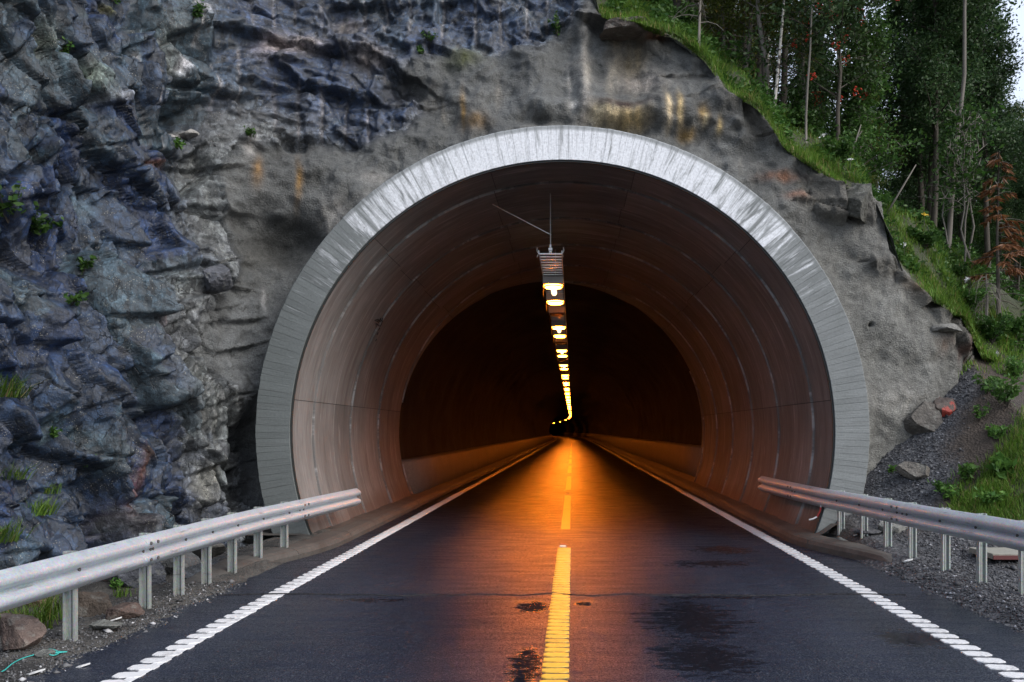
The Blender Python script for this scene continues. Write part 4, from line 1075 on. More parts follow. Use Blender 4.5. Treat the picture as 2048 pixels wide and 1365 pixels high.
while True:
    base = 17.0 + period * (k // 3); j = k % 3; y = base + (0, 2.15, 4.1)[j]; k += 1
    if y > 330: break
    if y > 86 and j: continue
    if y > 120 and (k // 3) % 2: continue
    if y > 150 and (k // 3) % 2: continue
    if y > 200 and (k // 3) % 6: continue
    x = LX + float(bend(y)); lit = j < 2
    L = empty("tunnel_lamp" if lit else "unlit_lamp", (x, y, 4.80))
    if lit:
        nm = ordn[lit_i] if lit_i < 12 else None; lit_i += 1
        lab = f"glowing orange lamp, {nm} lit lamp from the tunnel mouth under the cable ladder" if nm else "tiny glowing lamp far down the row deep inside the tunnel"
    else:
        nm = ordn[dark_i] if dark_i < 4 else None; dark_i += 1
        lab = f"dark unlit lamp box between glowing lamps, {nm} from the tunnel mouth" if nm else "tiny dark lamp box among the glowing lamps deep inside the tunnel"
    tag(L, lab, "lamp", "lamps under the cable ladder" if nm else ("small lit lamps deep in the tunnel" if lit else "small unlit lamps deep in the tunnel"))
    for src in (ho, go if lit else gdo) + ((fo, fo2, bko) if y < 110 else ()) + ((rmo,) if lit and y < 80 else ()) + ((to,) if (j == 0 and y < 120) else ()):
        c_ = src.copy(); link(c_, L)
    if j == 0 and y < 150:
        li = bpy.data.lights.new("lamp_light", 'AREA'); li.shape = 'RECTANGLE'; li.size = .36; li.size_y = .5; li.energy = LAMP_W; li.color = SODIUM; li.spread = math.radians(118)
        lo_ = bpy.data.objects.new("lamp_light", li); link(lo_, L); lo_.location = (0, .25, -.022)
for src in protos: bpy.data.objects.remove(src)

# ------------------------------------------------------------------ guardrails
WP = [(0, 0), (.014, .006), (.066, .048), (.08, .066), (.082, .09), (.072, .112), (.012, .142), (.002, .156), (.012, .17), (.072, .198), (.082, .22), (.08, .244), (.066, .262), (.014, .304), (0, .31)]
POSTP = [(-.05, 0), (-.05, .05), (-.034, .05), (-.034, .012), (-.012, .012), (-.008, .026), (.008, .026), (.012, .012), (.034, .012), (.034, .05), (.05, .05), (.05, 0)]
def guardrail(path, side, ztop, posts, splices, label, name="guardrail"):
    """path: [(x,y)] near to far; side=+1: the road lies on +X"""
    P = catmull(path, 14); sg_ = np.r_[0, np.cumsum(np.hypot(*np.diff(P, axis=0).T))]
    root = tag(empty(name, (P[0][0], P[0][1], 0)), label, "guardrail")
    inv = np.array([P[0][0], P[0][1], 0])
    def xyn(y):
        x = np.interp(y, P[:, 1], P[:, 0]); e = .05; dxdy = (np.interp(y + e, P[:, 1], P[:, 0]) - np.interp(y - e, P[:, 1], P[:, 0])) / (2 * e)
        t_ = np.array([dxdy, 1.]); t_ /= np.linalg.norm(t_); return x, np.array([t_[1], -t_[0]]) * side, t_
    ylist = [P[0][1]] + splices + [P[-1][1]]
    for a_, b_ in zip(ylist[:-1], ylist[1:]):
        yy = np.linspace(a_ - (.16 if a_ != ylist[0] else 0), b_, max(6, int((b_ - a_) / .35)))
        V = []; npf = len(WP); fs = []
        for y in yy:
            x, nn, _ = xyn(y); outset = .0
            lap = .005 if (a_ != ylist[0] and y < a_ + .01) else 0
            zt = ztop(y)
            for (dd, zz) in WP: V.append((x + nn[0] * (dd + lap) - inv[0], y + nn[1] * (dd + lap) - inv[1], zt - .31 + zz))
            for (dd, zz) in WP[::-1]: V.append((x + nn[0] * (dd + lap - .004) - inv[0], y + nn[1] * (dd + lap - .004) - inv[1], zt - .31 + zz))
        k_ = 2 * npf
        for i in range(len(yy) - 1):
            for j in range(k_): fs.append((i * k_ + j, i * k_ + (j + 1) % k_, (i + 1) * k_ + (j + 1) % k_, (i + 1) * k_ + j))
        for e_ in (0, len(yy) - 1):
            for j in range(npf - 1): fs.append((e_ * k_ + j, e_ * k_ + j + 1, e_ * k_ + k_ - 2 - j, e_ * k_ + k_ - 1 - j))
        m = MB(); m.add(V, fs); bo = m.build("beam", M['galvanised'], root)
        me = bo.data; me.shade_smooth(); 
        try: me.set_sharp_from_angle(angle=math.radians(50))
        except Exception: pass
    bolt = None
    def add_bolt(y, zz, depth):
        x, nn, _ = xyn(y); m = MB()
        a_ = np.array([x - inv[0], y - inv[1], ztop(y) - .31 + zz]); n3 = np.array([nn[0], nn[1], 0])
        m.cyl(a_ + n3 * depth, a_ + n3 * (depth + .016), .017, 6); m.build("bolt", M['bolt'], root)
    for y in splices:
        for dy in (-.09, .05):
            for zz, dp in ((.075, .081), (.235, .081), (.155, .002)): add_bolt(y + dy, zz, dp)
    for (y, zb) in posts:
        x, nn, t_ = xyn(y); m = MB(); zt = ztop(y) - .01
        m.prism(POSTP, zb - .35, zt + .012, lambda p_, z_: (x - nn[0] * (.065 + p_[0]) - t_[0] * (p_[1] - .025) - inv[0], y - nn[1] * (.065 + p_[0]) - t_[1] * (p_[1] - .025) - inv[1], z_))
        m.build("post", M['post_steel'], root)
        add_bolt(y, .155, .002)
    return root
LPATH = [(-4.22, -4), (-4.2, 3), (-4.2, 7), (-4.19, 9.4), (-3.99, 12.1), (-3.80, 14.6)]
guardrail(LPATH, 1, lambda y: float(np.interp(y, [0, 9, 11, 15], [.78, .78, .80, .80])), [(2.9, 0), (4.9, 0), (7.05, -.02), (8.3, 0), (9.0, .02), (9.62, .05), (10.25, .09), (10.95, .12), (11.75, .14)], [4.2, 8.2, 12.2],
          "bluish galvanised guardrail along the foot of the cliff, curving into the tunnel")
RPATH = [(5.1, -4), (5.0, 3), (4.72, 8.2), (4.42, 10.3), (4.2, 12.2), (4.0, 13.5), (3.84, 15.2), (3.74, 16.4)]
guardrail(RPATH, -1, lambda y: float(np.interp(y, [0, 8, 13, 16.5], [.82, .86, .88, .92])), [(5.2, 0), (7.6, .03), (8.7, .05), (9.4, .06), (10.05, .10), (10.8, .16), (11.45, .2), (12.15, .25), (12.85, .28)], [7.4, 11.0, 14.6],
          "darker guardrail with orange glints before the grassy gravel bank")

# ------------------------------------------------------------------ rocks, slab, small things
def boulder(name, loc, size, seed, color, label, cat="rock", mat='boulder', flat=0, sub_=4, rot=0, cuts=15, group=None):
    r = np.random.default_rng(seed); bm = bmesh.new(); bmesh.ops.create_icosphere(bm, subdivisions=sub_, radius=1)
    V = np.array([v.co[:] for v in bm.verts])
    for _ in range(cuts):
        n_ = r.normal(size=3); n_ /= np.linalg.norm(n_); dd = r.uniform(.34, .68)
        V = V - np.maximum(V @ n_ - dd, 0)[:, None] * n_
    if flat: V[:, 2] = np.clip(V[:, 2], -flat, flat) + .12 * V[:, 0]
    V = V * (1 + .10 * fbm(V[:, 0] * 2.2 + seed, V[:, 1] * 2.2 + V[:, 2] * 1.7, seed, 3) + .07 * fbm(V[:, 0] * 7 + V[:, 2] * 5, V[:, 1] * 7 - V[:, 2] * 4, seed + 3, 3))[:, None]
    V = V * np.array(size) / .85
    c_, s_ = math.cos(rot), math.sin(rot); V = np.stack([V[:, 0] * c_ - V[:, 1] * s_, V[:, 0] * s_ + V[:, 1] * c_, V[:, 2]], -1)
    for v, p_ in zip(bm.verts, V): v.co = p_
    me = bpy.data.meshes.new(name); bm.to_mesh(me); bm.free(); me.materials.append(M[mat])
    o = obj(name, me, None, loc); o.color = (*color, 1)
    return tag(o, label, cat, group)
def onv(px, py): return on_land(px, py, verge_z)
def onb(px, py): return on_land(px, py, bank_z, 6, 15.5)
def put(pf, px, py, size, seed, col, label, sink=.25, **k):
    p_ = pf(px, py); return boulder(k.pop('name', "rock"), (p_[0], p_[1] + size[1] * .3, p_[2] + size[2] * (1 - sink) * .45), size, seed, col, label, **k)
put(onv, 30, 1300, (.26, .24, .26), 1, (.16, .115, .095), "pinkish brown rock at the foot of the near left guardrail post")
put(onv, 70, 1215, (.26, .25, .24), 2, (.17, .10, .075), "reddish streaked rock behind the grass under the left guardrail beam")
put(onv, 185, 1232, (.24, .20, .20), 3, (.10, .075, .055), "brown angular rock in the ditch between the first two left posts")
put(onv, 230, 1240, (.20, .16, .14), 4, (.085, .058, .047), "dark reddish rock in the ditch touching a brown angular one")
put(onv, 205, 1262, (.24, .16, .06), 5, (.16, .165, .15), "flat pale stone lying on the verge below the ditch rocks")
put(onv, 82, 1315, (.13, .10, .05), 6, (.17, .175, .16), "small pale flat stone under the teal cord")
put(onv, 330, 1150, (.36, .30, .30), 7, (.10, .105, .105), "grey rock behind the second and third left guardrail posts")
put(onv, 405, 1120, (.30, .30, .26), 8, (.12, .115, .105), "brownish grey rock against the cliff foot near the kerb end")
put(onv, 250, 1175, (.40, .3, .28), 9, (.075, .08, .095), "dark blue grey rock below the rusty cliff patch")
put(onv, 40, 1130, (.5, .4, .45), 10, (.085, .09, .11), "large dark rock behind the left guardrail at the picture edge")
put(onb, 1868, 800, (.36, .30, .42), 21, (.1, .1, .1), "large rock with red sprayed marks above the gravel slope", mat='redrock')
put(onb, 1898, 828, (.24, .20, .24), 22, (.1, .1, .1), "smaller red sprayed rock sliding down the gravel", mat='redrock', rot=.6)
put(onb, 1852, 868, (.40, .26, .36), 23, (.10, .09, .078), "ribbed greyish brown rock half buried in the gravel slope", cuts=8)
put(onb, 1793, 1063, (.20, .16, .15), 24, (.20, .20, .185), "rounded pale grey stone behind the right guardrail posts", cuts=4)
put(onb, 1745, 1066, (.26, .2, .05), 25, (.07, .07, .075), "flat dark stone beside the first right guardrail posts")
put(onb, 1842, 955, (.34, .24, .18), 26, (.15, .135, .115), "pale sandy rock at the lower edge of the gravel slope")
put(on_hill, 1992, 715, (.12, .1, .1), 27, (.24, .24, .24), "small pale stone among weeds above the dark soil")
# overhanging slab and outcrop blocks set in the face
p_ = on_cliff(1262, 66); boulder("rock_slab", (p_[0], p_[1] + .28, p_[2] + .03), (.72, .55, .26), 31, (.10, .08, .065), "overhanging flat rock slab under the grass at the cliff crest", "rock", cuts=6, rot=.1, flat=.28)
p_ = on_hill(1712, 425); boulder("rock_outcrop", (p_[0], p_[1] + .24, p_[2] - .16), (.58, .5, .52), 32, (.075, .074, .060), "mossy pale rock block jutting from the grass above the sprayed slope", "rock", cuts=9)
p_ = on_cliff(1900, 655); boulder("rock_block", (p_[0], p_[1] + .12, p_[2]), (.34, .3, .16), 34, (.17, .165, .15), "broken flat rock on the lower right rim of the slope", "rock", cuts=9, flat=.4)
p_ = on_cliff(372, 266); boulder("rock_block", (p_[0], p_[1], p_[2]), (.18, .18, .08), 35, (.30, .29, .27), "pale flat rock lodged in the dark cliff hollow", "rock", cuts=9)
p_ = on_cliff(425, 545); boulder("rock_block", (p_[0] - .05, p_[1] + .18, p_[2]), (.30, .34, .22), 36, (.11, .115, .13), "jutting angular rock block at the edge of the sprayed concrete", "rock", cuts=9, rot=.4)

m = MB(); p_ = onb(2015, 1116)
m.box((0, 0, 0), (.85, .50, .07)); sl = m.build("concrete_slab", M['slab_concrete'], None, bevel=.006, loc=(p_[0] + .05, p_[1], p_[2] + .05)); sl.rotation_euler = (.02, .02, .12)
m = MB(); m.box((0, -.256, -.012), (.84, .012, .05)); m.build("painted_edge", M['maroon'], sl)
tag(sl, "thin grey concrete slab with a maroon edge lying on the gravel behind the right guardrail", "slab")
# conduit stub at the foot of the lining
cp = tag(empty("conduit_pipe", (0, 0, 0)), "thin bent white and red conduit at the wall foot under the right guardrail", "pipe")
Yc_ = 13.30
A_, B_, C_, D_ = [np.array(at(q[0], q[1], Yc_)) for q in ((1642, 1008), (1641, 1022), (1634, 1034), (1618, 1040))]
m = MB(); m.tube([A_, A_ * .5 + B_ * .5], .014, 8); m.tube([C_, C_ * .5 + D_ * .5 + np.array([0, 0, -.01]), D_], .014, 8); m.build("white_pipe", M['wplastic'], cp)
m = MB(); m.tube([A_ * .5 + B_ * .5, B_, C_], .016, 8); m.build("red_sleeve", M['rplastic'], cp)
# teal cord
m = MB(); pts = [(-10, 1352), (8, 1347), (25, 1335), (45, 1322), (68, 1316), (92, 1310), (118, 1311), (134, 1311), (112, 1315), (96, 1313), (90, 1308), (104, 1306), (118, 1312), (106, 1317), (92, 1315), (99, 1309), (134, 1311.5)]
cpts = []
for i, (a_, b_) in enumerate(pts):
    q_ = onv(a_, b_); cpts.append((q_[0], q_[1], q_[2] + .016 + .003 * (i % 3)))
m.tube(catmull(cpts, 6), .0045, 5); tag(m.build("cord", M['teal'], smooth=True), "thin teal plastic cord curled on the left verge", "cord")
# scraps
for i, (a_, b_, lab) in enumerate(((232, 1243, "white scrap of plastic beside the ditch rocks"), (70, 1352, "white scrap on the gravel near the bottom left corner"), (160, 1340, "thin pale chip on the left verge by the road edge"), (1817, 1124, "white chip by the right kerb end"), (1711, 1073, "small white chip at the base of a right guardrail post"))):
    q_ = onv(a_, b_) if a_ < 1000 else onb(a_, b_)
    m = MB(); w_ = .03 if i < 4 else .02; n_ = 5
    poly = [(w_ * (1 + .5 * math.sin(i + j * 2.1)) * math.cos(j * 2 * math.pi / 6) * 1.8, w_ * math.sin(j * 2 * math.pi / 6)) for j in range(6)]
    m.prism(poly, .0, .012, lambda p2, z2: (p2[0], p2[1], z2 + p2[0] * .3)); tag(m.build("litter_scrap", M['wplastic'], None, loc=(q_[0], q_[1], q_[2] + .012)), lab, "scrap")

# gravel stones on verge and bank: too many to count
def stones(name, pts, sizes, shades, mat):
    base = np.array([(1, 0, 0), (-1, 0, 0), (0, 1, 0), (0, -1, 0), (0, 0, 1), (0, 0, -1)], float)
    tri = np.array([(0, 2, 4), (2, 1, 4), (1, 3, 4), (3, 0, 4), (2, 0, 5), (1, 2, 5), (3, 1, 5), (0, 3, 5)])
    n_ = len(pts); r = np.random.default_rng(3)
    V = base[None] * r.uniform(.55, 1.25, (n_, 6, 1)) * sizes[:, None, None] * r.uniform(.6, 1.3, (n_, 1, 3))
    ang_ = r.uniform(0, 6.28, n_); c_, s_ = np.cos(ang_)[:, None], np.sin(ang_)[:, None]
    V = np.stack([V[..., 0] * c_ - V[..., 1] * s_, V[..., 0] * s_ + V[..., 1] * c_, V[..., 2] * .75 + V[..., 0] * .25], -1) + pts[:, None, :]
    Fq = (tri[None] + (np.arange(n_) * 6)[:, None, None]).reshape(-1, 3)
    sh = np.repeat(shades, 6, axis=0)
    return tag(obj(name, mesh_np(name, V.reshape(-1, 3), Fq, mat, False, {"shade": sh})), kind="stuff")
r = np.random.default_rng(11)
n_ = 9000; X = -3.78 - np.abs(r.normal(0, .55, n_)); Y = r.uniform(4.5, 12.6, n_); k_ = (X > -6.3) & ~((Y > 9.8) & (X > -4.55)); X, Y = X[k_], Y[k_]
sz = .007 + .012 * r.random(len(X)) ** 3; sz[r.random(len(X)) < .02] *= 2.6
g_ = .04 + .10 * r.random(len(X)) ** 1.5; g_[r.random(len(X)) < .04] = .45
stones("gravel", np.stack([X, Y, verge_z(X, Y) + sz * .3], -1), sz, np.stack([g_, g_, g_ * 1.02], -1), M['stone'])
n_ = 26000; X = r.uniform(3.9, 7.3, n_); Y = r.uniform(6.5, 15.2, n_); gm_ = gravel_mask(X, Y); k_ = (r.random(n_) < gm_) & ~((Y > 10.7) & (X < 4.6)); k_ |= (X < 4.6) & (Y < 10.4) & (r.random(n_) < .6); X, Y = X[k_], Y[k_]
sz = .009 + .018 * r.random(len(X)) ** 2.5; sz[r.random(len(X)) < .01] *= 2.2
g_ = .03 + .075 * r.random(len(X)) ** 1.5; g_[r.random(len(X)) < .05] = .30
stones("gravel", np.stack([X, Y, bank_z(X, Y) + sz * .3], -1), sz, np.stack([g_, g_ * 1.01, g_ * 1.1], -1), M['stone'])

# ------------------------------------------------------------------ grass and weeds
def blades(name, P, L, mat, width=.008, lean_=.5, parent=None, kind="stuff", nrm=None, loc=None):
    n_ = len(P); r = np.random.default_rng(len(P) + 1)
    a_ = r.uniform(0, 2 * np.pi, n_); dx_, dy_ = np.cos(a_), np.sin(a_)
    ln = r.uniform(.15, 1, n_) * lean_
    w = width * r.uniform(.6, 1.3, n_)
    side = np.stack([-dy_, dx_, np.zeros(n_)], -1) * w[:, None]
    def pt(t_): 
        h_ = L * t_ * (1 - .25 * ln * t_); o_ = L * ln * t_ ** 2
        q_ = np.stack([dx_ * o_, dy_ * o_, h_], -1)
        if nrm is not None: q_ = q_ + nrm * (L * t_ * .5)[:, None]
        return P + q_
    V = np.stack([pt(0) - side, pt(0) + side, pt(.5) + side * .75, pt(.5) - side * .75, pt(1.)], 1).reshape(-1, 3)
    b_ = np.arange(n_)[:, None] * 5
    rnd = np.repeat(r.random(n_), 5)
    me = mesh_np(name, V, [b_ + np.array([[0, 1, 2, 3]]), b_ + np.array([[3, 2, 4]])], mat, True, {"rnd": rnd})
    return tag(obj(name, me, parent, loc), kind=kind)
r = np.random.default_rng(21)
n_ = 60000; X = r.uniform(.5, 8.6, n_); dy = -.22 + np.abs(r.normal(0, 1.0, n_)); Y = yedge(X) + dy
dens = sstep(-.35, .30, fbm(X * 1.9, Y * 1.9, 300, 4)); k_ = (r.random(n_) < dens) & (dy < 3.2) & ~((X > 4.75) & (X < 6.0) & (dy < .25))
X, Y = X[k_], Y[k_]
blades("grass", np.stack([X, Y, hill_z(X, Y) - .01], -1), r.uniform(.05, .24, len(X)) * (.4 + 1.1 * sstep(-.35, .45, fbm(X * 1.3, Y * 1.3, 301, 4))), M['grass_blade'], .0075, .9)
n_ = 60000; X = r.uniform(5.2, 9.0, n_); Y = r.uniform(11.0, 14.6, n_)
gz = sstep(.35, -.25, poly_sd(X, Y, [(5.35, 12.0), (5.9, 12.55), (6.5, 12.7), (7.3, 13.2), (9, 13.6), (9, 11.2), (6.6, 11.4), (5.8, 11.6)]) + .35 * fbm(X * 1.4, Y * 1.4, 310, 3)) * sstep(-.6, .1, fbm(X * 2.4, Y * 2.4, 311, 3))
k_ = r.random(n_) < gz; X, Y = X[k_], Y[k_]
blades("grass", np.stack([X, Y, bank_z(X, Y) - .01], -1), r.uniform(.05, .20, len(X)), M['grass_blade'], .0065, .9)
n_ = 12000; X = r.uniform(6.9, 9.2, n_); Y = r.uniform(14.2, 17.5, n_); k_ = r.random(n_) < sstep(.05, .5, fbm(X * 1.7, Y * 1.7, 320, 3)) * .8; X, Y = X[k_], Y[k_]
zz = np.where(Y < 15.4, bank_z(X, Y), hill_z(X, Y))
blades("grass", np.stack([X, Y, zz], -1), r.uniform(.06, .22, len(X)), M['grass_blade'], .007, .9)

def leaf_cloud(C, size, r, flat=.0, asp=1.8):
    """diamond leaves at points C with random attitude; returns verts, quads, rnd"""
    n_ = len(C); u = r.normal(size=(n_, 3)); u[:, 2] *= (1 - flat); u /= np.linalg.norm(u, axis=1)[:, None]
    w = r.normal(size=(n_, 3)); w -= (w * u).sum(1)[:, None] * u; w /= np.linalg.norm(w, axis=1)[:, None] + 1e-9
    s_ = size * r.uniform(.6, 1.35, n_)
    u = u * (s_ * .5 * asp)[:, None]; w = w * (s_ * .5)[:, None]
    fold = np.cross(u, w); fold /= np.linalg.norm(fold, axis=1)[:, None] + 1e-9; fold = fold * (s_ * .15)[:, None]
    V = np.stack([C - u, C + w * .9 - u * .1 + fold, C + u, C - w * .9 - u * .1 + fold], 1).reshape(-1, 3)
    q_ = np.arange(n_ * 4).reshape(n_, 4)
    return V, q_, np.repeat(r.random(n_), 4)

def weed(name, loc, h, spread, nst, leaf, seed, label, cat="plant", mat='weed_leaf', tint=None, nl=16, out=(0, 0, 0), group=None):
    r = np.random.default_rng(seed); root = tag(empty(name, loc), label, cat, group)
    m = MB(); C = []
    for i in range(nst):
        a_ = r.uniform(0, 6.28); e = np.array([math.cos(a_) * spread * r.uniform(.3, 1), math.sin(a_) * spread * r.uniform(.3, 1), h * r.uniform(.6, 1)]) + np.array(out) * r.uniform(.5, 1)
        mid = e * .5 + np.array([0, 0, h * .15]) ; m.tube([(0, 0, 0), mid, e], [.006, .004, .002], 4)
        for t_ in np.linspace(.25, 1, nl):
            c_ = (e * t_ * t_ + 2 * mid * t_ * (1 - t_)); C.append(c_ + r.normal(0, leaf * .6, 3))
    m.build("stem", M['bark'], root)
    V, q_, rn = leaf_cloud(np.array(C), leaf, r, .2)
    obj("foliage", mesh_np("foliage", V, q_, M[mat], False, {"rnd": rn}), root)
    return root
def tuft(loc, n_, L, spread, label, seed, name="grass_tuft", nrm=(0, 0, 0), mat='grass_blade'):
    r = np.random.default_rng(seed); P = np.stack([r.normal(0, spread, n_), r.normal(0, spread, n_), np.zeros(n_)], -1)
    o = blades(name, P, r.uniform(.5, 1, n_) * L, M[mat], .006, 1.0, None, None, np.broadcast_to(np.array(nrm), (n_, 3)), loc)
    return tag(o, label, "grass tuft")
OUT = (.12, -.05, 0)
for i, (a_, b_, h_, s_, ns, lf, lab, nm) in enumerate((
        (20, 455, .45, .30, 9, .055, "leafy green bush at the left edge hanging on the dark cliff", "bush"), (75, 480, .25, .28, 8, .05, "small spreading bush on the dark ledge right of a larger bush", "bush"),
        (140, 610, .16, .12, 5, .04, "tiny green weed in a crack below the dark hollow", "weed"), (170, 545, .22, .12, 5, .045, "yellowish weed on the cliff beside the dark hollow", "weed"), (355, 296, .16, .16, 6, .04, "bright green fern on the ledge under the cliff hollow", "fern"),
        (120, 120, .30, .12, 6, .04, "thin weed growing down the upper left cliff", "weed"), (390, 45, .22, .14, 6, .04, "dark weed by the pale patch at the cliff top", "weed"), (225, 8, .25, .25, 9, .04, "yellow green moss cushion at the top edge of the cliff", "bush"),
        (505, 272, .14, .12, 5, .035, "small weed where the bare rock meets the sprayed concrete", "weed"), (845, 105, .14, .12, 5, .035, "small yellowish weed on the rock ledge above the concrete", "weed"), (1115, 70, .40, .18, 8, .04, "creeping weed in the crack near the cliff crest", "weed"),
        (860, 78, .10, .2, 6, .03, "low weed on the dark ledge left of the crest", "weed"), (110, 885, .14, .1, 5, .03, "tiny weed at mid height over the near guardrail", "weed"), (170, 940, .14, .08, 5, .03, "small weed on the rock right of the hanging grass", "weed"))):
    p_ = on_cliff(a_, b_); weed(nm, p_, h_, s_, ns, lf, 400 + i, lab, "bush" if nm == "bush" else ("fern" if nm == "fern" else "plant"), 'bush_leaf' if nm != "fern" else 'weed_leaf', out=OUT if a_ < 450 else (0, -.1, 0))
for i, (a_, b_, n_, L_, sp_, lab) in enumerate(((8, 800, 120, .34, .10, "bright grass tuft on the cliff at the left edge"), (80, 1030, 90, .30, .08, "drooping grass tuft on the cliff behind the near post"), (30, 960, 60, .28, .08, "thin grass tuft at the left edge above the guardrail"), (105, 985, 50, .2, .05, "short grass tuft on a rock shelf of the lower cliff"), (5, 1090, 80, .35, .08, "tall grass blades at the left edge just above the guardrail"))):
    p_ = on_cliff(a_, b_); tuft(p_, n_, L_, sp_, lab, 450 + i, nrm=(.9, -.3, 0))
for i, (a_, b_, n_, L_, sp_, lab) in enumerate(((45, 1265, 260, .36, .10, "dense grass tuft under the left guardrail beside the near post"), (98, 1240, 90, .42, .06, "tall grass tuft touching the near left guardrail post"), (240, 1195, 40, .16, .06, "sparse low grass in the ditch between the left posts"))):
    p_ = onv(a_, b_); tuft(p_, n_, L_, sp_, lab, 470 + i)
for i, (a_, b_, h_, s_, ns, lab) in enumerate(((235, 1180, .14, .1, 5, "small weed in the ditch behind the left guardrail"), (275, 1170, .12, .1, 4, "pale weed in the ditch near the second left post"))):
    p_ = onv(a_, b_); weed("weed", p_, h_, s_, ns, .03, 480 + i, lab)
WB = [(2015, 815, .5, .35, 14, .055, "bushy weed on the dark soil at the right edge"), (1975, 790, .3, .3, 9, .05, "weed left of the bushy one on the dark soil"), (1990, 880, .22, .28, 9, .05, "low weed in the dark hollow of the soil bank"), (2035, 760, .4, .3, 10, .055, "weed at the right edge below the dead tree"),
      (1900, 1000, .22, .2, 8, .045, "low weed at the left end of the grassy bank"), (1935, 965, .26, .26, 10, .05, "leafy weed clump on the grassy bank below the dark soil"), (1980, 1010, .2, .3, 10, .05, "broad low weed among the grass of the bank"), (2010, 948, .20, .20, 7, .10, "broad leaved plant standing on the bare soil bank"), (1782, 945, .1, .08, 4, .035, "tiny weed alone on the lower gravel slope"), (1885, 985, .16, .16, 6, .04, "thin weed under the pale sandy rock"),
      (1960, 845, .3, .15, 6, .04, "yellowish weed at the edge of the gravel and the soil")]
for i, (a_, b_, h_, s_, ns, lf, lab) in enumerate(WB):
    p_ = onb(a_, b_); weed("weed", p_, h_, s_, ns, lf, 500 + i, lab, nl=18)
WH = [(1985, 690, .55, .4, 14, .05, "leafy weed clump below the dead grey tree"), (2030, 680, .5, .35, 12, .06, "dark green weed clump at the right edge under the dead tree"), (1940, 620, .4, .4, 12, .055, "weed clump at the lower end of the grass strip"), (1850, 500, .4, .4, 12, .055, "weed clump in the grass below the white birch"), (1690, 330, .5, .45, 14, .05, "bushy weed on the grass strip below the rowan"), (1600, 265, .45, .4, 12, .05, "bushy weed beside the slender birch sapling"),
      (1510, 170, .4, .4, 12, .05, "weed clump at the upper grass edge left of the birch sapling"), (1440, 110, .4, .35, 10, .05, "weed clump on the grass edge over the rusty rock"), (1370, 60, .4, .4, 12, .05, "low bush at the top of the grass strip"), (1290, 15, .4, .5, 14, .05, "green bush at the top edge right of the cliff crest"), (1910, 560, .35, .35, 10, .05, "weed clump in the middle of the lower grass strip"), (1760, 380, .3, .35, 10, .05, "weed clump above the mossy outcrop")]
for i, (a_, b_, h_, s_, ns, lf, lab) in enumerate(WH):
    p_ = on_hill(a_, b_); weed("bush", p_, h_, s_, ns * 2, lf, 530 + i, lab, "bush", 'bush_leaf', nl=26)
for i, (a_, b_, mt, lab) in enumerate(((1644, 305, 'petal', "white flower in the grass strip below the rowan"), (1700, 355, 'petal', "small white flower low in the grass above the mossy outcrop"), (1808, 525, 'petal', "white flower head at the rim of the lower slope"), (1848, 463, 'petaly', "yellow flower in front of the white birch"), (1932, 593, 'petal', "white flower low in the lower grass strip"))):
    p_ = on_hill(a_, b_); fr_ = tag(empty("flower", p_), lab, "flower"); m = MB(); m.tube([(0, 0, 0), (.01, 0, .30)], .004, 4); m.build("stem", M['bark'], fr_)
    C = np.random.default_rng(i).normal(0, .02, (14, 3)) + np.array([.01, 0, .31]); V, q_, rn = leaf_cloud(C, .035, np.random.default_rng(i)); obj("petals", mesh_np("petals", V, q_, M[mt]), fr_)

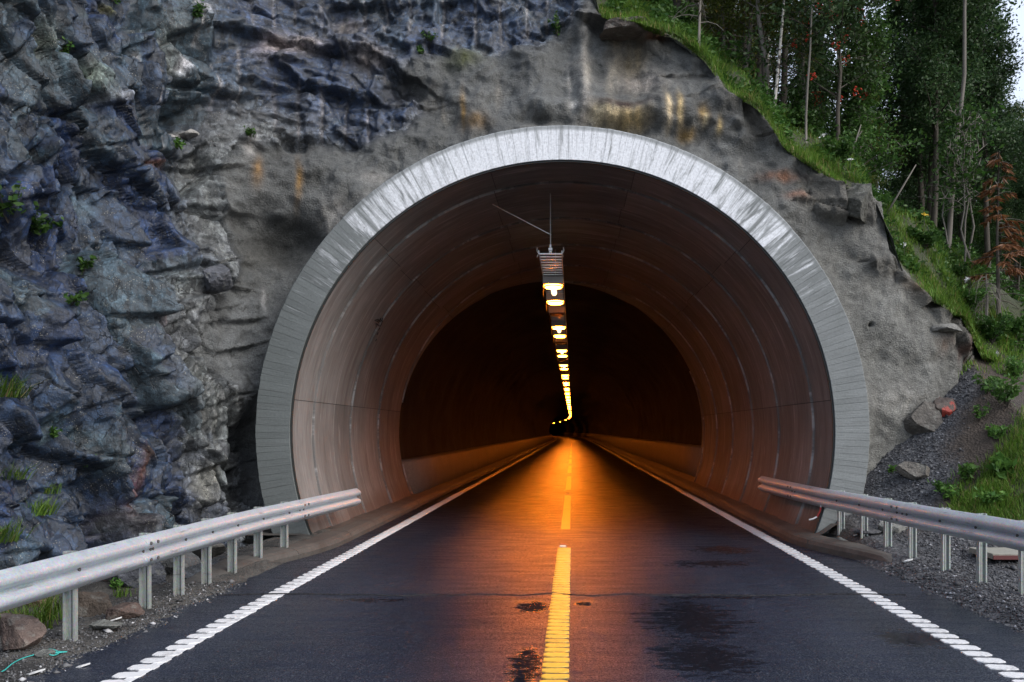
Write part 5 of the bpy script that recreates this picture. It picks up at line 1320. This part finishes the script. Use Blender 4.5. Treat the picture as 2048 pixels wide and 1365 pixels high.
# ------------------------------------------------------------------ trees
def bez(a_, b_, c_, n_): 
    t_ = np.linspace(0, 1, n_)[:, None]; return (1 - t_) ** 2 * a_ + 2 * t_ * (1 - t_) * b_ + t_ ** 2 * c_
def broadleaf(H, r0, seed, start=.35, limbs=34, reach=1.5, leaf=.09, nleaf=9000, sway=.25, droop=.0, bark='bark', leafm='alder_leaf', berries=0, topx=0, name='tree'):
    r = np.random.default_rng(seed); m = MB()
    nt = 9; tp = np.stack([np.cumsum(r.normal(0, sway / nt, nt)) + topx * np.linspace(0, 1, nt), np.cumsum(r.normal(0, sway / nt, nt)), np.linspace(-.15, H, nt)], -1); tp[0, :2] = 0
    m.tube(tp, np.linspace(r0, r0 * .18, nt), 7)
    trunk = m; lm = MB(); C = []
    for i in range(limbs):
        t_ = start + (1 - start) * (i + r.random()) / limbs; z = t_ * H
        base = np.array([np.interp(z, tp[:, 2], tp[:, 0]), np.interp(z, tp[:, 2], tp[:, 1]), z])
        a_ = r.uniform(0, 6.28); ln = reach * (1.15 - .75 * (t_ - start) / (1 - start)) * r.uniform(.55, 1.15)
        d_ = np.array([math.cos(a_), math.sin(a_), 0.]); e = base + d_ * ln + np.array([0, 0, ln * r.uniform(.15, .7) * (1 - droop)]) - np.array([0, 0, droop * ln * .3])
        bz = bez(base, base + d_ * ln * .5 + np.array([0, 0, ln * .35]), e, 5); lm.tube(bz, np.linspace(r0 * .28, .006, 5), 4)
        for k_ in range(4):
            t2 = r.uniform(.3, .9); q_ = bz[int(t2 * 4)]; e2 = q_ + r.normal(0, .35, 3) * ln * .6 + np.array([0, 0, .1]); lm.tube([q_, e2], [.008, .003], 3)
            m_n = max(2, nleaf // (limbs * 6)); tt = r.random(m_n)[:, None]; C.append(q_ + (e2 - q_) * tt + r.normal(0, .13, (m_n, 3)))
        m_n = max(2, nleaf // (limbs * 3)); tt = r.uniform(.25, 1, m_n)[:, None]
        C.append((1 - tt) ** 2 * bz[0] + 2 * tt * (1 - tt) * bz[2] + tt ** 2 * bz[4] + r.normal(0, .16, (m_n, 3)) * np.array([1, 1, .8]))
    C = np.concatenate(C); V, q_, rn = leaf_cloud(C, leaf, r, .25)
    parts = [("trunk", trunk, bark), ("limbs", lm, bark)]
    crown = mesh_np("crown", V, q_, M[leafm], False, {"rnd": rn})
    bm_ = None
    if berries:
        ids = r.choice(len(C), berries); cc = C[ids]; 
        P = (cc[:, None, :] + r.normal(0, .045, (berries, 16, 3))).reshape(-1, 3); bm_ = P
    return parts, crown, bm_
def build_mb(mb, name, mat):
    me = bpy.data.meshes.new(name); me.from_pydata(mb.v, [], mb.f); me.shade_smooth(); me.materials.append(mat); return me
def tree_proto(**k):
    parts, crown, berries = broadleaf(**k)
    out = [(n_, build_mb(mb, n_, M[mt])) for n_, mb, mt in parts] + [("crown", crown)]
    if berries is not None:
        s_ = np.random.default_rng(2).uniform(.016, .026, len(berries))
        base = np.array([(1, 0, 0), (-1, 0, 0), (0, 1, 0), (0, -1, 0), (0, 0, 1), (0, 0, -1)], float); tri = np.array([(0, 2, 4), (2, 1, 4), (1, 3, 4), (3, 0, 4), (2, 0, 5), (1, 2, 5), (3, 1, 5), (0, 3, 5)])
        V = (base[None] * s_[:, None, None] + berries[:, None, :]).reshape(-1, 3); f_ = (tri[None] + (np.arange(len(berries)) * 6)[:, None, None]).reshape(-1, 3)
        out.append(("berries", mesh_np("berries", V, f_, M['berry'], True)))
    return out
def spruce_proto(H, r0, seed, start=.2, dead=.15, mat='spruce_needle', dens=1., reach=1.35, bark='bark'):
    r = np.random.default_rng(seed); m = MB(); m.tube([(0, 0, -.15), (r.normal(0, .05), r.normal(0, .05), H * .5), (0, 0, H)], [r0, r0 * .6, .012], 7)
    lm = MB(); A = []; Bb = []
    nb = int(H * 11)
    for i in range(nb):
        t_ = dead + (1 - dead) * (i + r.random()) / nb; z = t_ * H; a_ = r.uniform(0, 6.28); ln = reach * (1.02 - t_) * r.uniform(.6, 1.15) + .12
        d_ = np.array([math.cos(a_), math.sin(a_), 0]); e = np.array([0, 0, z]) + d_ * ln + np.array([0, 0, -ln * r.uniform(.05, .45)])
        bz = bez(np.array([0, 0, z]), np.array([0, 0, z + .05]) + d_ * ln * .6, e, 4); lm.tube(bz, np.linspace(.014, .004, 4), 3)
        if t_ > start:
            k_ = int(30 * ln * dens) + 4; tt = r.uniform(.15, 1, k_)[:, None]; p0 = (1 - tt) ** 2 * bz[0] + 2 * tt * (1 - tt) * (bz[1] * .5 + bz[2] * .5) + tt ** 2 * bz[3]
            side = np.cross(d_, [0, 0, 1]); l2 = r.uniform(.10, .26, k_)[:, None] * (1.2 - tt * .6)
            p1 = p0 + (d_ * .5 + side * r.choice([-1, 1], k_)[:, None] * r.uniform(.3, 1., k_)[:, None] + np.array([0, 0, -1.]) * r.uniform(.2, .9, k_)[:, None]) * l2
            A.append(p0); Bb.append(p1)
        elif t_ < start:
            for k_ in range(3):
                q_ = bz[r.integers(1, 4)]; lm.tube([q_, q_ + r.normal(0, .14, 3) + np.array([0, 0, -.08])], [.004, .002], 3)
    A = np.concatenate(A); Bb = np.concatenate(Bb); dd = Bb - A; w = np.cross(dd, r.normal(size=dd.shape)); w /= np.linalg.norm(w, axis=1)[:, None] + 1e-9; w *= .016
    V = np.stack([A - w * .4, A + dd * .5 + w, Bb, A + dd * .5 - w], 1).reshape(-1, 3); rn = np.repeat(r.random(len(A)), 4)
    return [("trunk", build_mb(m, "trunk", M[bark])), ("limbs", build_mb(lm, "limbs", M[bark])), ("crown", mesh_np("crown", V, np.arange(len(V)).reshape(-1, 4), M[mat], False, {"rnd": rn}))]
def place(proto, name, loc, label, group=None, rz=0., sc=1., tilt=(0, 0), cat="tree"):
    o = tag(empty(name, loc), label, cat, group); o.rotation_euler = (tilt[0], tilt[1], rz); o.scale = (sc, sc, sc)
    for n_, me in proto:
        c_ = obj(n_, me, o)
        if n_ in ('berries', 'limbs', 'crown'): c_["kind"] = "stuff"
    return o
def spot(px, py): return on_hill(px, py)
PR = dict(
    alder=[tree_proto(H=11, r0=.10, seed=s, start=.30, limbs=46, reach=1.6, leaf=.055, nleaf=22000, sway=.6, leafm='alder_leaf') for s in (1, 2, 3)],
    birch=[tree_proto(H=12, r0=.09, seed=s, start=.40, limbs=46, reach=1.5, leaf=.045, nleaf=20000, sway=.5, droop=.5, bark='birchbark', leafm='birch_leaf') for s in (4, 5)],
    yellow=[tree_proto(H=9, r0=.06, seed=s, start=.25, limbs=40, reach=1.2, leaf=.042, nleaf=15000, sway=.5, droop=.3, bark='greybark', leafm='birch_leaf') for s in (6, 7)],
    spruce=[spruce_proto(10, .10, 8, .28), spruce_proto(12, .11, 9, .35)],
    scrub=[tree_proto(H=3.4, r0=.03, seed=s, start=.12, limbs=26, reach=.9, leaf=.045, nleaf=6500, sway=.5, bark='greybark', leafm='bush_leaf') for s in (10, 11)])
# trees that can be told apart
p_ = spot(1890, 495); b1 = tree_proto(H=10.5, r0=.062, seed=41, start=.52, limbs=44, reach=1.5, leaf=.048, nleaf=17000, sway=.35, droop=.15, bark='birchbark', leafm='alder_leaf', topx=-.4)
place(b1, "birch_tree", p_, "straight white barked birch standing right of the mossy outcrop", "birches at the forest edge")
p_ = spot(1921, 520); p_ = p_ + np.array([0, .6, 0]); b2 = tree_proto(H=11, r0=.06, seed=42, start=.52, limbs=46, reach=1.6, leaf=.048, nleaf=18000, sway=.4, droop=.3, bark='greybark', leafm='alder_leaf', topx=.9)
place(b2, "birch_tree", p_, "tall greyish birch leaning right just beside the white birch", "birches at the forest edge")
p_ = spot(1545, 228); b3 = tree_proto(H=5.2, r0=.035, seed=43, start=.62, limbs=16, reach=.7, leaf=.06, nleaf=900, sway=.1, droop=.3, bark='birchbark', leafm='birch_leaf', topx=.55)
place(b3, "birch_sapling", p_, "slender pale birch sapling leaning right at the grass edge", "birches at the forest edge")
p_ = spot(1397, 100); d1 = spruce_proto(4.6, .028, 44, .98, .1, dens=.2, reach=.55, bark='greybark'); place(d1, "dead_sapling", p_, "bare grey dead sapling with curled twigs at the upper grass edge")
p_ = spot(1612, 285); b4 = tree_proto(H=4.8, r0=.026, seed=45, start=.5, limbs=14, reach=.6, leaf=.055, nleaf=900, sway=.2, bark='greybark', leafm='rowan_leaf', topx=.2)
place(b4, "rowan_sapling", p_, "thin grey forked sapling behind the grass strip, left of the rowan")
p_ = spot(1690, 320) + np.array([.1, .8, 0]); rw_ = tree_proto(H=5.6, r0=.05, seed=46, start=.22, limbs=46, reach=1.9, leaf=.052, nleaf=14000, sway=.5, droop=.2, leafm='rowan_leaf', berries=62)
place(rw_, "rowan_tree", p_, "rowan with many red berry clusters over the grass strip", "rowans with red berries")
p_ = spot(1860, 440) + np.array([.0, 1.2, 0]); place(rw_, "rowan_tree", p_, "sparser rowan with red berries behind the white birch", "rowans with red berries", 2.1, .9)
p_ = spot(1998, 640); br = spruce_proto(3.3, .045, 47, .26, .1, 'brown_needle', 3.2, .85, 'bark'); place(br, "dead_spruce", p_, "rust brown dying spruce at the right edge above the soil bank")
p_ = spot(1972, 655); m = MB(); r = np.random.default_rng(48); gd_ = tag(empty("dead_bush", p_), "pale grey drooping dead branches beside the dying spruce", "bush"); 
for i in range(46):
    a_ = r.uniform(0, 6.28); b_ = np.array([r.normal(0, .03), r.normal(0, .03), r.uniform(.4, .95)]); d_ = np.array([math.cos(a_), math.sin(a_), 0]) * r.uniform(.12, .34)
    m.tube(bez(b_, b_ + d_ + np.array([0, 0, .05]), b_ + d_ * 1.15 + np.array([0, 0, -r.uniform(.25, .6)]), 5), np.linspace(.006, .0025, 5), 3)
m.build("twig", M['greybark'], gd_); m = MB(); m.tube([(0, 0, -.1), (.02, 0, .5), (.0, 0, 1.0)], [.03, .024, .01], 6); m.build("trunk", M['greybark'], gd_)
# leaning dead sticks
for i, (q0, q1, lab) in enumerate((((1695, 322), (1722, 250), "pale dead stick leaning in the grass strip"), ((1878, 372), (1820, 285), "long dead branch leaning across the forest edge left of the white birch"), ((1770, 430), (1832, 330), "dark leaning branch behind the mossy outcrop"))):
    a_ = spot(*q0); Yb = a_[1] + .15; b_ = np.array(at(q1[0], q1[1], Yb)); m = MB(); m.tube([a_ - np.array([0, 0, .05]), (a_ + b_) / 2 + np.array([.03, 0, .03]), b_], [.022, .018, .010], 5); m.tube([(a_ + b_) / 2, (a_ + b_) / 2 + np.array([.15, 0, .22])], [.009, .004], 4)
    tag(m.build("branch", M['greybark'], smooth=True), lab, "branch")
# multi-stemmed scrub at the right
WS = [tree_proto(H=2.6, r0=.022, seed=s_, start=.45, limbs=12, reach=.5, leaf=.045, nleaf=350, sway=.5, bark='greybark', leafm='bush_leaf') for s_ in (61, 62)]
for i, (a_, b_) in enumerate(((1910, 545), (1932, 560), (1948, 552), (1960, 575))):
    p_ = spot(a_, b_); place(WS[i % 2], "willow_scrub", p_ + np.array([0, .3, 0]), ["many stemmed scrub at the foot of the two birches", "thin scrub right of the birch feet", "scrub leaning between the birches and the dying spruce", "dark scrub just left of the dying spruce"][i], "scrub at the forest edge", i * 1.3, 1.0 + .15 * i, (0, .12))
# the forest itself
LABS = {'alder': "dark green broadleaf tree crowded into the forest on the hillside", 'birch': "fine leaved birch deep in the forest on the hillside", 'yellow': "thin yellowish green tree in the forest above the tunnel slope", 'spruce': "dark spruce with bare lower twigs in the forest on the hillside", 'scrub': "low leafy undergrowth tree between the forest trunks"}
NAMES = {'alder': "alder_tree", 'birch': "forest_birch", 'yellow': "young_tree", 'spruce': "spruce_tree", 'scrub': "undergrowth_tree"}
HERO = [(px_, spot(px_, py_)[1]) for px_, py_ in ((1890, 495), (1921, 520), (1545, 228), (1397, 100), (1612, 285), (1690, 320), (1998, 640), (1790, 300))]
print('hero', [(a_, round(float(b_), 2)) for a_, b_ in HERO])
rr_ = random.Random(5); pts = []
tries = 0
while len(pts) < 165 and tries < 20000:
    tries += 1
    y = rr_.uniform(17.2, 46); x = rr_.uniform(-2.0 + .02 * y, .56 * y + 2.5)
    if y < yedge(x) + 2.2: continue
    if y < 19.2 and VX + F * x / y > 1740: continue
    if any(abs(VX + F * x / y - a_) < 26 and y < b_ + 1.2 for a_, b_ in HERO): continue
    dmin = .85 + .02 * (y - 17)
    if all((x - a_) ** 2 + (y - b_) ** 2 > dmin ** 2 for a_, b_ in pts): pts.append((x, y))
for (x, y) in pts:
    pxl = VX + F * x / y
    u_ = rr_.random()
    if pxl < 1560: kd = 'spruce' if u_ < .35 else ('yellow' if u_ < .7 else ('scrub' if u_ < .85 else 'birch'))
    elif pxl < 1750: kd = 'yellow' if u_ < .2 else ('scrub' if u_ < .5 else ('alder' if u_ < .75 else 'spruce'))
    else: kd = 'alder' if u_ < .55 else ('birch' if u_ < .72 else ('scrub' if u_ < .9 else 'spruce'))
    z = float(hill_z(np.array(x), np.array(y)))
    sc = rr_.uniform(.8, 1.15)
    gap = 1622 < pxl < 1822 or pxl > 1985
    if gap and kd != 'scrub':
        topmax = (1.8 + .38 * y) - z; sc = min(sc, max(.45, topmax / 11.5))
    place(rr_.choice(PR[kd]), NAMES[kd], (x, y, z - .05), LABS[kd], {'alder': "broadleaf trees of the forest", 'birch': "birches of the forest", 'yellow': "young trees of the forest", 'spruce': "spruces of the forest", 'scrub': "undergrowth of the forest"}[kd], rr_.uniform(0, 6.28), sc, (rr_.uniform(-.05, .05), rr_.uniform(-.05, .05)))
# far wood closing the view: dense leaf mass on the slope beyond the trees
r = np.random.default_rng(77); n_ = 60000
X = r.uniform(-8, 40, n_); Y = r.uniform(46, 60, n_); top = 5.0 + 2.2 * fbm(X * .35, Y * .35, 330, 3); Z = hill_z(X, Y) + top * r.random(n_) ** .8
V, q_, rn = leaf_cloud(np.stack([X, Y, Z], -1), .34, r, .2)
tag(obj("far_wood", mesh_np("far_wood", V, q_, M['alder_leaf'], False, {"rnd": rn})), kind="stuff")
# ferns and ground cover under the trees
n_ = 52000; X = r.uniform(.6, 14, n_); Y = yedge(X) + .25 + np.abs(r.normal(0, 2.0, n_)); dn = sstep(-.15, .3, fbm(X * 1.3, Y * 1.3, 340, 4)); k_ = r.random(n_) < dn; X, Y = X[k_], Y[k_]
Z = hill_z(X, Y) + .03 + .42 * r.random(len(X)) ** 1.6 * np.clip(.35 + .4 * (Y - yedge(X)), 0, 1) * (.5 + sstep(-.2, .5, fbm(X * .7, Y * .7, 341, 2)))
V, q_, rn = leaf_cloud(np.stack([X, Y, Z], -1), .06, r, .5)
tag(obj("undergrowth", mesh_np("undergrowth", V, q_, M['bush_leaf'], False, {"rnd": rn})), kind="stuff")
